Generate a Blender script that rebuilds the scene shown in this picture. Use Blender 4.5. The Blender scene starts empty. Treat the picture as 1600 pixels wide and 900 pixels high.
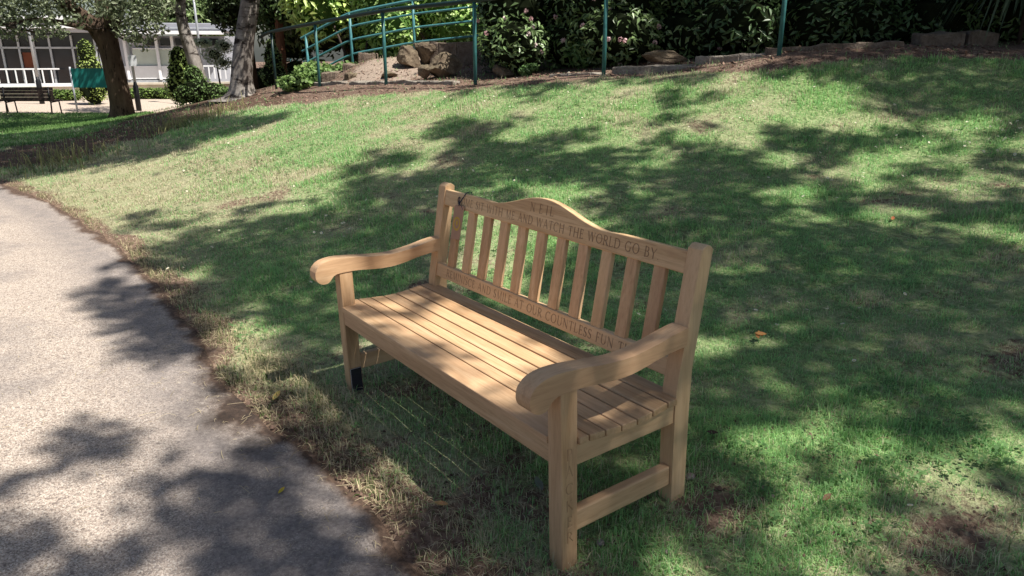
import bpy, bmesh, math, random
import numpy as np
from mathutils import Vector, Matrix, Euler
random.seed(7); RNG = np.random.default_rng(11)
D2R = math.radians
scene = bpy.context.scene
COL = scene.collection

# ------------------------------------------------------------------ camera
CAM = np.array([2.2241, -1.4570, 1.5087]); PITCH = 72.1384; YAW = 54.3478; FPX = 1150.57
cam_d = bpy.data.cameras.new('camera'); cam = bpy.data.objects.new('camera', cam_d); COL.objects.link(cam)
cam.location = CAM.tolist(); cam.rotation_euler = (D2R(PITCH), 0, D2R(YAW))
cam_d.sensor_width = 36.0; cam_d.lens = 36.0 * FPX / 1600.0; cam_d.clip_end = 800; cam_d.clip_start = 0.05
scene.camera = cam
RC = np.array(Euler((D2R(PITCH), 0, D2R(YAW))).to_matrix())
FH = np.array([-math.sin(D2R(YAW)), math.cos(D2R(YAW))]); RH = np.array([math.cos(D2R(YAW)), math.sin(D2R(YAW))])
def ray(u, v): return RC @ np.array([(u - 800) / FPX, -(v - 450) / FPX, -1.0])
def P(u, v, D):
    """the point seen in direction (u, v) at D metres ahead of the standing place"""
    q = ray(u, v); return CAM + q * (D / (q[:2] @ FH))
def px(X, Y, Z):
    q = np.stack([X - CAM[0], Y - CAM[1], Z - CAM[2]], -1) @ RC
    w = np.maximum(-q[..., 2], 0.05)
    return 800 + FPX * q[..., 0] / w, 450 - FPX * q[..., 1] / w, -q[..., 2]
def FS(X, Y):
    dx, dy = X - CAM[0], Y - CAM[1]
    return dx * FH[0] + dy * FH[1], dx * RH[0] + dy * RH[1]
def XY(F, S): return CAM[0] + F * FH[0] + S * RH[0], CAM[1] + F * FH[1] + S * RH[1]

# ------------------------------------------------------------------ numpy noise
_perm = np.random.default_rng(3).random((256, 256))
def vnoise(x, y):
    xi = np.floor(x).astype(int); yi = np.floor(y).astype(int); fx = x - xi; fy = y - yi
    fx = fx * fx * (3 - 2 * fx); fy = fy * fy * (3 - 2 * fy)
    g = lambda a, b: _perm[a % 256, b % 256]
    return (g(xi, yi) * (1 - fx) + g(xi + 1, yi) * fx) * (1 - fy) + (g(xi, yi + 1) * (1 - fx) + g(xi + 1, yi + 1) * fx) * fy
def fbm(x, y, o=3):
    s = 0; a = 0.5; n = 0
    for i in range(o):
        s = s + a * vnoise(x * 2 ** i + 17.3 * i, y * 2 ** i + 5.1 * i); n += a; a *= 0.5
    return s / n
def sstep(a, b, x):
    t = np.clip((x - a) / (b - a), 0, 1); return t * t * (3 - 2 * t)

# ------------------------------------------------------------------ terrain height
_ctl = [(0.8, -.25, .005), (-.8, -.25, -.005), (.8, .223, .06), (-.8, .224, .02), (0, -.57, -.005), (1.5, -.5, 0), (3, -.3, .02)]
for x in (-12, -8.3, -5.6, -4, -2.6, -1.4, 0, 1.5, 4): _ctl.append((x, -1.5 if x > -8 else -2.2, 0)); _ctl.append((x, -3.4, -.02))
for x in (-5.57, -3.96, -2.64, -1.44): _ctl.append((x, -.66, .0))
for u, v, D in [(432, 139, 15.2), (499.7, 135.6, 13.7), (603.5, 133, 11.8), (742.8, 132.7, 10.4), (942.8, 119.4, 9.3), (1216.8, 86, 8.6), (1500, 71, 8.7),
                (190, 183, 20), (60, 176, 24), (10, 225, 13.5), (120, 205, 16), (0, 160, 29), (250, 160, 28), (200, 153, 33), (0, 153, 32), (380, 152, 16), (315, 158, 20),
                (350, 150, 21), (650, 104, 13.6), (690, 123, 11.9), (570, 98, 14), (520, 127, 13.8), (544, 134.5, 12.75), (707, 134.5, 10.75), (650, 129, 12), (789, 122, 11.2), (450, 128, 17),
                (860, 122, 9.8), (1020, 115, 9.4), (1150, 97, 9.15), (1085, 101, 9.35), (1400, 74, 8.7), (1300, 80, 8.65), (1020, 98, 10.4), (900, 113, 10.4), (1150, 86, 10.1), (1300, 70, 10), (1450, 70, 10)]:
    _ctl.append(tuple(P(u, v, D)))
for F, S, z in [(5.6, .2, .36), (7.5, .2, .64), (5.5, 2.4, .5), (7.2, 3.6, .98), (3, 2.2, .22), (5.5, -1.6, .17), (8, -2.4, .42), (10.5, -3.6, .5), (6.8, 6, 1.25), (3, 5, .5), (1.2, 2.2, .1), (-3, 1, 0), (-3, 6, .3), (12, 6, 2.0), (16, 3, 1.9), (17, -2, 1.2), (25, 5, 2.0), (60, 20, 2), (60, -10, -.2), (60, -50, -.6), (35, -18, -.6), (20, -18, -.4), (12, -14, -.1), (120, 0, 0), (30, 40, 2.2), (-25, 0, 0), (-10, 30, 1), (-10, -30, 0), (26, -10, -.5)]:
    x, y = XY(F, S); _ctl.append((x, y, z))
_ctl = np.array(_ctl)
def _U(r2): return np.where(r2 > 1e-12, r2 * np.log(np.maximum(r2, 1e-12)), 0.0)
def _solve():
    n = len(_ctl); d = _ctl[:, None, :2] - _ctl[None, :, :2]; K = _U((d ** 2).sum(-1)) + 0.02 * np.eye(n)
    A = np.zeros((n + 3, n + 3)); A[:n, :n] = K; A[:n, n] = 1; A[:n, n + 1:] = _ctl[:, :2]; A[n, :n] = 1; A[n + 1:, :n] = _ctl[:, :2].T
    b = np.zeros(n + 3); b[:n] = _ctl[:, 2]; return np.linalg.solve(A, b)
_W = _solve()
def H(x, y):
    x = np.asarray(x, float); y = np.asarray(y, float); sh = x.shape; x = x.ravel(); y = y.ravel(); out = np.zeros(len(x)); n = len(_ctl)
    for i in range(0, len(x), 20000):
        a = x[i:i + 20000]; b = y[i:i + 20000]
        r2 = (a[:, None] - _ctl[None, :, 0]) ** 2 + (b[:, None] - _ctl[None, :, 1]) ** 2
        out[i:i + 20000] = _U(r2) @ _W[:n] + _W[n] + a * _W[n + 1] + b * _W[n + 2]
    out = out.reshape(sh)
    return np.clip(out, -1.2, 3.0)
def h1(x, y): return float(H(np.array([x]), np.array([y]))[0])
def ground(u, D):
    """ground point D metres ahead in the direction of column u"""
    F = D; S = 0
    for _ in range(4):
        x, y = XY(F, S); z = h1(x, y)
        c = (z - CAM[2]) * math.sin(D2R(90 - PITCH)) * -1 + F * math.cos(D2R(90 - PITCH)); S = (u - 800) / FPX * c
    x, y = XY(F, S); return np.array([x, y, h1(x, y)])
EDGE = np.array([(-14, -3.2), (-11, -2.2), (-8.27, -1.33), (-5.57, -.79), (-3.96, -.67), (-2.64, -.66), (-1.44, -.68), (-.76, -.67), (-.37, -.61), (.04, -.57), (.44, -.57), (1.2, -.57), (8, -.6)])
def edge_y(x): return np.interp(x, EDGE[:, 0], EDGE[:, 1]) + .09 * (fbm(x * 1.9 + 40, x * 0 + 2.5, 2) - .5) + .05 * (fbm(x * 7 + 4, x * 0 + 8.5, 3) - .5)

def inpoly(u, v, poly):
    poly = np.array(poly, float); r = np.zeros(u.shape, bool); j = len(poly) - 1
    for i in range(len(poly)):
        xi, yi = poly[i]; xj, yj = poly[j]
        c = ((yi > v) != (yj > v)) & (u < (xj - xi) * (v - yi) / (yj - yi + 1e-12) + xi); r ^= c; j = i
    return r
DIRT = [(-200, 280), (-200, 246), (0, 236), (60, 226), (150, 206), (225, 181), (290, 168), (335, 152), (450, 144), (450, 165), (400, 171), (330, 181), (230, 216), (90, 256), (0, 268)]
RAMP = [(505, 131), (545, 128), (556, 108), (575, 96), (600, 84), (690, 55), (700, 90), (690, 110), (640, 126), (590, 129)]
PAVE = [(-400, 178), (-400, 157), (420, 150), (420, 160), (270, 176), (200, 177)]
MUL_U = np.array([330, 380, 480, 560, 700, 800, 950, 1085, 1200, 1300, 1400, 1700]); MUL_V = np.array([185, 172, 163, 152, 143, 133, 124, 117, 114, 100, 92, 92])
def zones(x, y, z):
    """0..1 weights: grass cover, straw/dryness, mulch, pavement, mud"""
    u, v, w = px(x, y, z); F, S = FS(x, y)
    vis = w > 0.3
    e = y - edge_y(x)
    n1 = fbm(x * 1.3 + 3, y * 1.3 + 9, 3); n2 = fbm(x * 3.1 + 31, y * 3.1 + 2, 3); n3 = fbm(x * .5 + 8, y * .5 + 1, 2)
    jit = (n2 - .5)
    grass = sstep(.0, .27, e + .3 * jit)
    uj = u + 40 * jit; vj = v + 14 * (n1 - .5)
    mul = vis & (F > 6.5) & (uj > 330) & (vj < np.interp(uj, MUL_U, MUL_V))
    dirt = vis & (F > 7) & inpoly(uj, vj, DIRT)
    pave = vis & (F > 18) & inpoly(u, v, PAVE)
    rampz = (vis & (F > 10) & (F < 16.5) & inpoly(u + 14 * jit, v + 5 * jit, RAMP))
    soilspot = np.zeros_like(x)
    for cx, cy, r, a in [(.85, .3, .28, .65), (.85, -.35, .28, .8), (.2, -.42, .4, .45), (-.7, -.3, .35, .75), (1.45, .55, .38, .2), (1.9, 1.0, .4, .2), (1.35, .0, .3, .2), (-.6, -.62, .4, .6), (0, -.05, .6, .5), (-.5, 0, .5, .5), (.35, -.36, .38, .65), (-.2, -.36, .35, .5), (2.2, .5, .5, .15), (1.0, 2.2, .4, .5), (2.4, 2.4, .5, .55), (3.2, 3.6, .6, .6), (-2.2, 1.2, .5, .35), (-4.4, .3, .7, .25)]:
        soilspot = np.maximum(soilspot, a * np.exp(-((x - cx) ** 2 + (y - cy) ** 2) / (r * r)))
    grass = grass * (1 - np.clip(soilspot * (1.5 * n2 + .15), 0, .8)) * (1 - .5 * sstep(.58, .72, n1) * sstep(.3, .6, n2))
    grass = np.where(mul | dirt | pave | rampz, 0.03, grass)
    bare = sstep(.56, .74, fbm(x * 3.6 + 11, y * 3.6 + 5, 3)) * np.where(F < 6, .42, .12); grass = grass * (1 - bare)
    dry = .45 * bare + sstep(.5, .68, n1 * .6 + n2 * .4) * .7 + .6 * sstep(.55, .08, e) + .55 * sstep(-2, -7, x) * sstep(.45, .6, n2) + .8 * soilspot
    dry = dry + 1.1 * np.exp(-((x + 6.8) ** 2 / 7 + (y + .1) ** 2 / .9)) + .7 * np.exp(-((x + .95) ** 2 / .3 + (y + .45) ** 2 / .03))
    mud = np.exp(-((x + .55) ** 2 / .12 + (y + .72) ** 2 / .03))
    return np.clip(grass, 0, 1), np.clip(dry, 0, 1), mul.astype(float) * 1.0, pave.astype(float) + .5 * rampz, dirt.astype(float), mud, e, F, S

# ------------------------------------------------------------------ object helpers
def put(o, parent=None):
    COL.objects.link(o)
    if parent is not None: o.parent = parent
    return o
def tag(o, label=None, cat=None, group=None, kind=None):
    if label: o['label'] = label
    if cat: o['category'] = cat
    if group: o['group'] = group
    if kind: o['kind'] = kind
    return o
def empty(name, loc, label, cat, group=None, rz=0):
    o = bpy.data.objects.new(name, None); o.empty_display_size = .1; COL.objects.link(o)
    o.location = [float(c) for c in loc]; o.rotation_euler = (0, 0, rz); return tag(o, label, cat, group)
def pymesh(name, verts, faces, mat, parent=None, smooth=False, col=None):
    me = bpy.data.meshes.new(name); me.from_pydata([tuple(map(float, v)) for v in verts], [], faces); me.update()
    if mat: me.materials.append(mat)
    if smooth: me.polygons.foreach_set('use_smooth', [True] * len(me.polygons))
    o = bpy.data.objects.new(name, me); put(o, parent); return o
def fastmesh(name, V, tris_or_quads, mat, parent=None, col=None, smooth=False):
    """V (n,3); list of (array (m,k)) faces; col (n,3)"""
    me = bpy.data.meshes.new(name); n = len(V); me.vertices.add(n); me.vertices.foreach_set('co', np.ascontiguousarray(V, dtype=np.float32).ravel())
    loops = []; starts = []; tot = []; off = 0
    for A in tris_or_quads:
        m, k = A.shape; loops.append(A.ravel()); starts.append(off + np.arange(m) * k); tot.append(np.full(m, k)); off += m * k
    loops = np.concatenate(loops).astype(np.int32); starts = np.concatenate(starts).astype(np.int32)
    me.loops.add(len(loops)); me.loops.foreach_set('vertex_index', loops)
    me.polygons.add(len(starts)); me.polygons.foreach_set('loop_start', starts)
    try: me.polygons.foreach_set('loop_total', np.concatenate(tot).astype(np.int32))
    except Exception: pass
    if smooth: me.polygons.foreach_set('use_smooth', np.ones(len(starts), bool))
    me.update(calc_edges=True)
    if col is not None:
        for nm, c in (col.items() if isinstance(col, dict) else [('col', col)]):
            at = me.color_attributes.new(nm, 'FLOAT_COLOR', 'POINT'); c4 = np.ones((n, 4), np.float32); c4[:, :c.shape[1]] = c; at.data.foreach_set('color', c4.ravel())
    if mat: me.materials.append(mat)
    o = bpy.data.objects.new(name, me); put(o, parent); return o
def bm_obj(name, bm, mat, parent=None, smooth=False):
    me = bpy.data.meshes.new(name); bmesh.ops.recalc_face_normals(bm, faces=bm.faces); bm.to_mesh(me); bm.free()
    if mat: me.materials.append(mat)
    if smooth: me.polygons.foreach_set('use_smooth', [True] * len(me.polygons))
    o = bpy.data.objects.new(name, me); put(o, parent); return o
def bm_box(bm, x0, x1, y0, y1, z0, z1):
    vs = [bm.verts.new(c) for c in ((x0, y0, z0), (x1, y0, z0), (x1, y1, z0), (x0, y1, z0), (x0, y0, z1), (x1, y0, z1), (x1, y1, z1), (x0, y1, z1))]
    for f in ((0, 3, 2, 1), (4, 5, 6, 7), (0, 1, 5, 4), (1, 2, 6, 5), (2, 3, 7, 6), (3, 0, 4, 7)): bm.faces.new([vs[i] for i in f])
    return vs
def bevel(bm, w, seg=2): bmesh.ops.bevel(bm, geom=list(bm.edges), offset=w, segments=seg, affect='EDGES', profile=.5, clamp_overlap=True)
def box(name, mat, parent, x0, x1, y0, y1, z0, z1, bv=.003):
    bm = bmesh.new(); bm_box(bm, x0, x1, y0, y1, z0, z1)
    if bv: bevel(bm, bv)
    return bm_obj(name, bm, mat, parent)
def prism(name, mat, parent, poly, a0, a1, axis='x', bv=.003, seg=2, smooth=False):
    """polygon extruded between a0 and a1 along an axis; poly is (y,z) for x, (x,y) for z, (x,z) for y"""
    bm = bmesh.new()
    mk = {'x': lambda p, a: (a, p[0], p[1]), 'y': lambda p, a: (p[0], a, p[1]), 'z': lambda p, a: (p[0], p[1], a)}[axis]
    A = [bm.verts.new(mk(p, a0)) for p in poly]; Bv = [bm.verts.new(mk(p, a1)) for p in poly]; n = len(poly)
    fa = bm.faces.new(A); fb = bm.faces.new(Bv[::-1])
    for i in range(n): bm.faces.new((A[i], Bv[i], Bv[(i + 1) % n], A[(i + 1) % n]))
    if bv: bmesh.ops.bevel(bm, geom=list(fa.edges) + list(fb.edges), offset=bv, segments=seg, affect='EDGES', profile=.5, clamp_overlap=True)
    return bm_obj(name, bm, mat, parent, smooth)
def tube_arrays(pts, rad, n=10, noise=0.0, flare=None, seed=0):
    pts = np.array(pts, float); m = len(pts); rad = np.broadcast_to(np.array(rad, float), (m,)).copy()
    T = np.gradient(pts, axis=0); T /= np.linalg.norm(T, axis=1)[:, None] + 1e-9
    ref = np.array([0, 0, 1.0]) if abs(T[0, 2]) < .9 else np.array([1.0, 0, 0]); V = []
    a = np.linspace(0, 2 * np.pi, n, endpoint=False); rg = np.random.default_rng(seed)
    ph = rg.random(4) * 6
    for i in range(m):
        s = np.cross(T[i], ref); s /= np.linalg.norm(s); t = np.cross(s, T[i])
        r = rad[i] * (1 + noise * (np.sin(3 * a + ph[0] + i * .25) * .5 + np.sin(5 * a + ph[1] - i * .4) * .35 + .5 * (rg.random(n) - .5)))
        if flare is not None and i < len(flare): r = r + rad[i] * flare[i] * (np.maximum(0, np.sin(2.5 * a + ph[2])) + .6 * np.maximum(0, np.sin(4 * a + ph[3])))
        V.append(pts[i] + np.outer(np.cos(a) * r, s) + np.outer(np.sin(a) * r, t))
    V = np.concatenate(V); q = []
    for i in range(m - 1):
        for j in range(n): q.append((i * n + j, i * n + (j + 1) % n, (i + 1) * n + (j + 1) % n, (i + 1) * n + j))
    return V, q, n, m
def tubes(name, mat, parent, lst, smooth=True, n=10, **kw):
    VV = []; FF = []; off = 0
    for pts, rad in lst:
        V, q, n_, m = tube_arrays(pts, rad, n, **kw); VV.append(V); FF += [tuple(i + off for i in f) for f in q]
        FF.append(tuple(off + i for i in range(n_ - 1, -1, -1))); FF.append(tuple(off + (m - 1) * n_ + i for i in range(n_))); off += len(V)
    return pymesh(name, np.concatenate(VV), FF, mat, parent, smooth)
def resample(pts, k):
    pts = np.array(pts, float); t = np.arange(len(pts)); tt = np.linspace(0, len(pts) - 1, k); out = np.zeros((k, pts.shape[1]))
    # catmull-rom
    for i, x in enumerate(tt):
        a = min(int(x), len(pts) - 2); f = x - a; p0 = pts[max(a - 1, 0)]; p1 = pts[a]; p2 = pts[a + 1]; p3 = pts[min(a + 2, len(pts) - 1)]
        out[i] = .5 * (2 * p1 + (p2 - p0) * f + (2 * p0 - 5 * p1 + 4 * p2 - p3) * f * f + (3 * p1 - p0 - 3 * p2 + p3) * f ** 3)
    return out

# ------------------------------------------------------------------ materials
class NT:
    def __init__(s, name):
        s.m = bpy.data.materials.new(name); s.m.use_nodes = True; s.t = s.m.node_tree; s.t.nodes.clear()
        s.out = s.t.nodes.new('ShaderNodeOutputMaterial')
    def n(s, typ, ins=None, **props):
        nd = s.t.nodes.new(typ)
        for k, v in props.items(): setattr(nd, k, v)
        for k, v in (ins or {}).items():
            sock = nd.inputs[k]
            if isinstance(v, bpy.types.NodeSocket): s.t.links.new(v, sock)
            else: sock.default_value = v
        return nd
    def coord(s, which='Object', scale=(1, 1, 1)):
        c = s.n('ShaderNodeTexCoord'); return s.n('ShaderNodeMapping', {'Vector': c.outputs[which], 'Scale': scale}).outputs[0]
    def noise(s, vec, scale, detail=3, rough=.55, out=0, **k): return s.n('ShaderNodeTexNoise', {'Vector': vec, 'Scale': scale, 'Detail': detail, 'Roughness': rough, **k}).outputs[out]
    def ramp(s, fac, stops, interp='LINEAR'):
        r = s.n('ShaderNodeValToRGB', {'Fac': fac}); cr = r.color_ramp; cr.interpolation = interp
        while len(cr.elements) < len(stops): cr.elements.new(.5)
        for e, (p, c) in zip(cr.elements, stops): e.position = p; e.color = (*c, 1) if not isinstance(c, (int, float)) else (c, c, c, 1)
        return r.outputs[0]
    def mix(s, f, a, b, mode='MIX'):
        nd = s.n('ShaderNodeMix', data_type='RGBA', blend_type=mode); fs = nd.inputs[0]; A = nd.inputs[6]; B = nd.inputs[7]
        for sock, v in ((fs, f), (A, a), (B, b)):
            if isinstance(v, bpy.types.NodeSocket): s.t.links.new(v, sock)
            elif sock is fs: sock.default_value = v
            else: sock.default_value = (*v, 1) if len(v) == 3 else v
        return nd.outputs[2]
    def math(s, op, a, b=0.0):
        nd = s.n('ShaderNodeMath', operation=op)
        for i, v in enumerate((a, b)):
            if isinstance(v, bpy.types.NodeSocket): s.t.links.new(v, nd.inputs[i])
            else: nd.inputs[i].default_value = v
        return nd.outputs[0]
    def bump(s, h, strength=.3, dist=.01): return s.n('ShaderNodeBump', {'Height': h, 'Strength': strength, 'Distance': dist}).outputs[0]
    def bsdf(s, color, rough=.6, normal=None, spec=.3, metal=0, trans=None):
        ins = {'Base Color': color if isinstance(color, bpy.types.NodeSocket) else (*color, 1), 'Roughness': rough, 'Specular IOR Level': spec, 'Metallic': metal}
        if normal: ins['Normal'] = normal
        b = s.n('ShaderNodeBsdfPrincipled', ins).outputs[0]
        if trans:
            tr = s.n('ShaderNodeBsdfTranslucent', {'Color': color if isinstance(color, bpy.types.NodeSocket) else (*color, 1)}).outputs[0]
            b = s.n('ShaderNodeMixShader', {0: trans, 1: b, 2: tr}).outputs[0]
        s.t.links.new(b, s.out.inputs[0]); return s.m
def attr_col(n, name='col'): return n.n('ShaderNodeAttribute', attribute_name=name).outputs['Color']

def wood(name, axis, tint=(1, 1, 1)):
    n = NT(name); sc = {'x': (1.2, 16, 16), 'y': (16, 1.2, 16), 'z': (16, 16, 1.2)}[axis]
    c = n.coord('Object', sc); oi = n.n('ShaderNodeObjectInfo')
    off = n.n('ShaderNodeVectorMath', {0: c, 1: oi.outputs['Random']}, operation='ADD')
    v2 = n.n('ShaderNodeVectorMath', {0: n.n('ShaderNodeCombineXYZ', {0: oi.outputs['Random'], 1: oi.outputs['Random'], 2: oi.outputs['Random']}).outputs[0], 1: (37, 91, 53)}, operation='MULTIPLY')
    c2 = n.n('ShaderNodeVectorMath', {0: c, 1: v2.outputs[0]}, operation='ADD').outputs[0]
    g1 = n.noise(c2, 1.6, 4, .6, Distortion=.6); g2 = n.noise(c2, 9, 3, .6); big = n.noise(c2, .25, 2)
    t = tint
    col = n.ramp(g1, [(.28, (.46 * t[0], .285 * t[1], .150 * t[2])), (.5, (.63 * t[0], .42 * t[1], .238 * t[2])), (.72, (.73 * t[0], .53 * t[1], .325 * t[2]))])
    col = n.mix(n.ramp(g2, [(.48, 0), (.72, .55)]), col, (.36 * t[0], .20 * t[1], .098 * t[2]))
    col = n.mix(n.math('MULTIPLY', n.math('SUBTRACT', oi.outputs['Random'], .35), .55), col, (.76, .59, .37))
    col = n.mix(n.ramp(big, [(.4, 0), (.65, .4)]), col, (.62, .385, .245))
    col = n.mix(1.0, col, n.ramp(oi.outputs['Random'], [(0, (.80, .76, .73)), (.35, (1, 1, 1)), (.65, (.93, .86, .8)), (1, (1, 1.02, 1))]), 'MULTIPLY')
    gro = n.n('ShaderNodeAttribute', attribute_name='groove').outputs['Fac']
    col = n.mix(n.math('MULTIPLY', gro, .8), col, (.14, .072, .034))  # groove colour darkened to stand in for shade in the cut letters
    # damp, soiled feet near the ground
    sep = n.n('ShaderNodeSeparateXYZ', {0: n.coord('Object')}).outputs[2]
    foot = n.ramp(n.math('ADD', sep, n.math('MULTIPLY', n.noise(n.coord('Object'), 14), .06)), [(.02, .6), (.09, 0)])
    col = n.mix(foot, col, (.2, .12, .07))
    return n.bsdf(col, .58, n.bump(g2, .18, .002), .28)
W_X = wood('teak_lengthwise', 'x'); W_Y = wood('teak_arm', 'y'); W_Z = wood('teak_upright', 'z')
W_XL = wood('teak_yellow_rail', 'x', (1.06, 1.1, 1.08)); W_XR = wood('teak_pink_rail', 'x', (.95, .9, .92))

def simple(name, color, rough=.6, var=.25, scale=6, bump=0.1, spec=.3, metal=0):
    n = NT(name); c = n.coord('Object'); f = n.noise(c, scale, 4)
    d = tuple(x * (1 - var) for x in color); l = tuple(min(1, x * (1 + var)) for x in color)
    return n.bsdf(n.ramp(f, [(.3, d), (.7, l)]), rough, n.bump(n.noise(c, scale * 6, 3), bump, .01), spec, metal)
def leafmat(name, trans=.3, rough=.45, spec=.35):
    n = NT(name); return n.bsdf(attr_col(n), rough, None, spec, 0, trans)
M_LEAF = leafmat('leaf', .3); M_GLOSS = leafmat('glossy_leaf', .28, .35, .5); M_DRY = leafmat('dry_blade', .2, .8, .1); M_GRASS = leafmat('grass_blade', .45, .6, .2); M_PETAL = leafmat('petal', .3, .6, .2)
M_TEAL = simple('teal_paint', (.035, .13, .13), .45, .2, 20, .05); M_DKTEAL = simple('shaded_dark_green', (.012, .03, .03), .4, .3, 20, .05); M_LTEAL = simple('pale_teal_paint', (.07, .22, .24), .4, .2, 20, .05)  # the dark green also carries the shade of the handrail's underside
M_WHITE = simple('white_paint', (.75, .76, .78), .5, .06, 3, .02); M_STONEWALL = simple('plinth_stone', (.5, .45, .37), .8, .15, 2, .1)
M_GLASS = simple('dark_glass', (.02, .024, .03), .08, .5, .6, .0, .8); M_GREYW = simple('grey_panel', (.4, .41, .45), .6, .08, 2, .02); M_ROOF = simple('grey_roof', (.28, .29, .33), .6, .15, 2, .05)
M_BLIND = simple('white_blind', (.5, .56, .5), .6, .1, 2, .02); M_ORANGE = simple('orange_board', (.16, .045, .02), .7, .2, 2, .02); M_ALU = simple('aluminium', (.45, .47, .5), .4, .1, 5, .02, .4, .3)
M_SIGN = simple('teal_board', (.012, .17, .15), .5, .08, 3, .02); M_BLACK = simple('black_paint', (.012, .012, .014), .45, .3, 10, .05); M_DKWOOD = simple('dark_slats', (.035, .022, .018), .6, .3, 10, .1)
M_BLUE = simple('dark_blue_plate', (.028, .026, .036), .22, .3, 10, .02, .6); M_EDGE = simple('pale_edge', (.45, .42, .42), .5, .1, 10, .02)
M_STRING = simple('dark_blue_cord', (.02, .03, .06), .8, .3, 60, .1); M_TAGM = simple('brown_tag_card', (.40, .24, .16), .55, .06, 30, .02); M_YEL = simple('yellow_print', (.55, .36, .05), .6, .1, 50, .02)
def stone(name, a, b, scale=5, moss=0.2):
    n = NT(name); c = n.coord('Object'); f = n.noise(c, scale, 6, .65); g = n.noise(c, scale * 5, 4, .6)
    col = n.ramp(f, [(.3, a), (.68, b)]); col = n.mix(n.ramp(g, [(.5, 0), (.7, .5)]), col, tuple(x * .4 for x in a))
    nz = n.n('ShaderNodeSeparateXYZ', {0: n.n('ShaderNodeNewGeometry').outputs['Normal']}).outputs[2]
    col = n.mix(n.math('MULTIPLY', n.ramp(nz, [(.3, 0), (.9, moss)]), n.ramp(f, [(.4, 0), (.6, 1)])), col, (.13, .14, .06))
    return n.bsdf(col, .9, n.bump(n.math('ADD', f, n.math('MULTIPLY', g, .4)), .8, .05), .1)
M_ROCK = stone('weathered_sandstone', (.07, .05, .036), (.24, .19, .135)); M_KERB = stone('stone_kerb', (.2, .17, .14), (.4, .36, .31), 7, .1); M_KERBD = stone('kerb_in_shade', (.12, .09, .07), (.25, .2, .16), 7, .15); M_PEB = stone('pale_pebble', (.36, .27, .24), (.58, .47, .42), 20, 0)  # the darker kerb copy has shade put into its colour, for shaded blocks
def bark(name, a, b, dark, sx=10, amount=.5, bands=False):
    n = NT(name); c = n.coord('Object', (sx, sx, 2.2)); f = n.noise(c, 1.0, 6, .65); g = n.noise(n.coord('Object', (2, 2, 6)) if bands else c, 1.3, 5, .7)
    col = n.ramp(f, [(.3, a), (.7, b)]); col = n.mix(n.ramp(g, [(1 - amount - .02, 0), (1 - amount + .06, 1)]), col, dark)
    return n.bsdf(col, .9, n.bump(f, .7, .04), .1)
M_BARK = bark('brown_bark', (.05, .034, .024), (.12, .085, .062), (.02, .013, .01), 9, .42); M_BIRCH = bark('birch_bark', (.12, .10, .088), (.38, .35, .32), (.035, .028, .024), 5, .46, True); M_RED = bark('pine_bark', (.14, .06, .035), (.25, .12, .07), (.05, .025, .02), 12, .42); M_TWIG = simple('twig', (.06, .045, .035), .9, .3, 20, .2)

# ground: zone weights painted per vertex, broken up by noise
def ground_mat():
    n = NT('ground'); c = n.coord('Object'); z1 = n.n('ShaderNodeSeparateColor', {0: attr_col(n, 'zone')}); z2 = n.n('ShaderNodeSeparateColor', {0: attr_col(n, 'zone2')})
    a = n.noise(c, 3, 5, .6); b = n.noise(c, 28, 4, .65); d = n.noise(c, 110, 3, .6); vor = n.n('ShaderNodeTexVoronoi', {'Vector': c, 'Scale': 70}).outputs['Color']
    soil = n.ramp(b, [(.3, (.10, .066, .047)), (.55, (.22, .15, .11)), (.75, (.36, .27, .2))])
    soil = n.mix(n.ramp(d, [(.58, 0), (.72, .5)]), soil, (.33, .25, .17))
    turf = n.ramp(b, [(.3, (.12, .17, .075)), (.55, (.25, .32, .14)), (.75, (.46, .45, .29))])
    dry = n.ramp(d, [(.3, (.26, .23, .14)), (.7, (.52, .46, .32))])
    turf = n.mix(n.math('MULTIPLY', z1.outputs[1], n.ramp(a, [(.3, .3), (.7, .9)])), turf, dry)
    gm = n.ramp(n.math('ADD', z1.outputs[0], n.math('MULTIPLY', n.math('SUBTRACT', b, .5), .9)), [(.35, 0), (.6, 1)])
    col = n.mix(gm, soil, turf)
    chips = n.mix(n.ramp(n.n('ShaderNodeSeparateColor', {0: vor}).outputs[0], [(.2, 0), (.9, 1)]), (.10, .066, .05), (.32, .235, .18))
    chips = n.mix(n.ramp(a, [(.35, .0), (.65, .55)]), chips, (.17, .105, .08))
    col = n.mix(z1.outputs[2], col, chips)
    pav = n.ramp(b, [(.3, (.42, .34, .27)), (.7, (.55, .46, .38))]); col = n.mix(z2.outputs[0], col, pav)
    drt = n.ramp(b, [(.3, (.06, .036, .026)), (.7, (.17, .115, .085))]); col = n.mix(z2.outputs[1], col, drt)
    hh = n.math('ADD', n.math('MULTIPLY', b, 1.0), n.math('MULTIPLY', d, .4))
    return n.bsdf(col, .95, n.bump(hh, .8, .03), .1)
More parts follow.
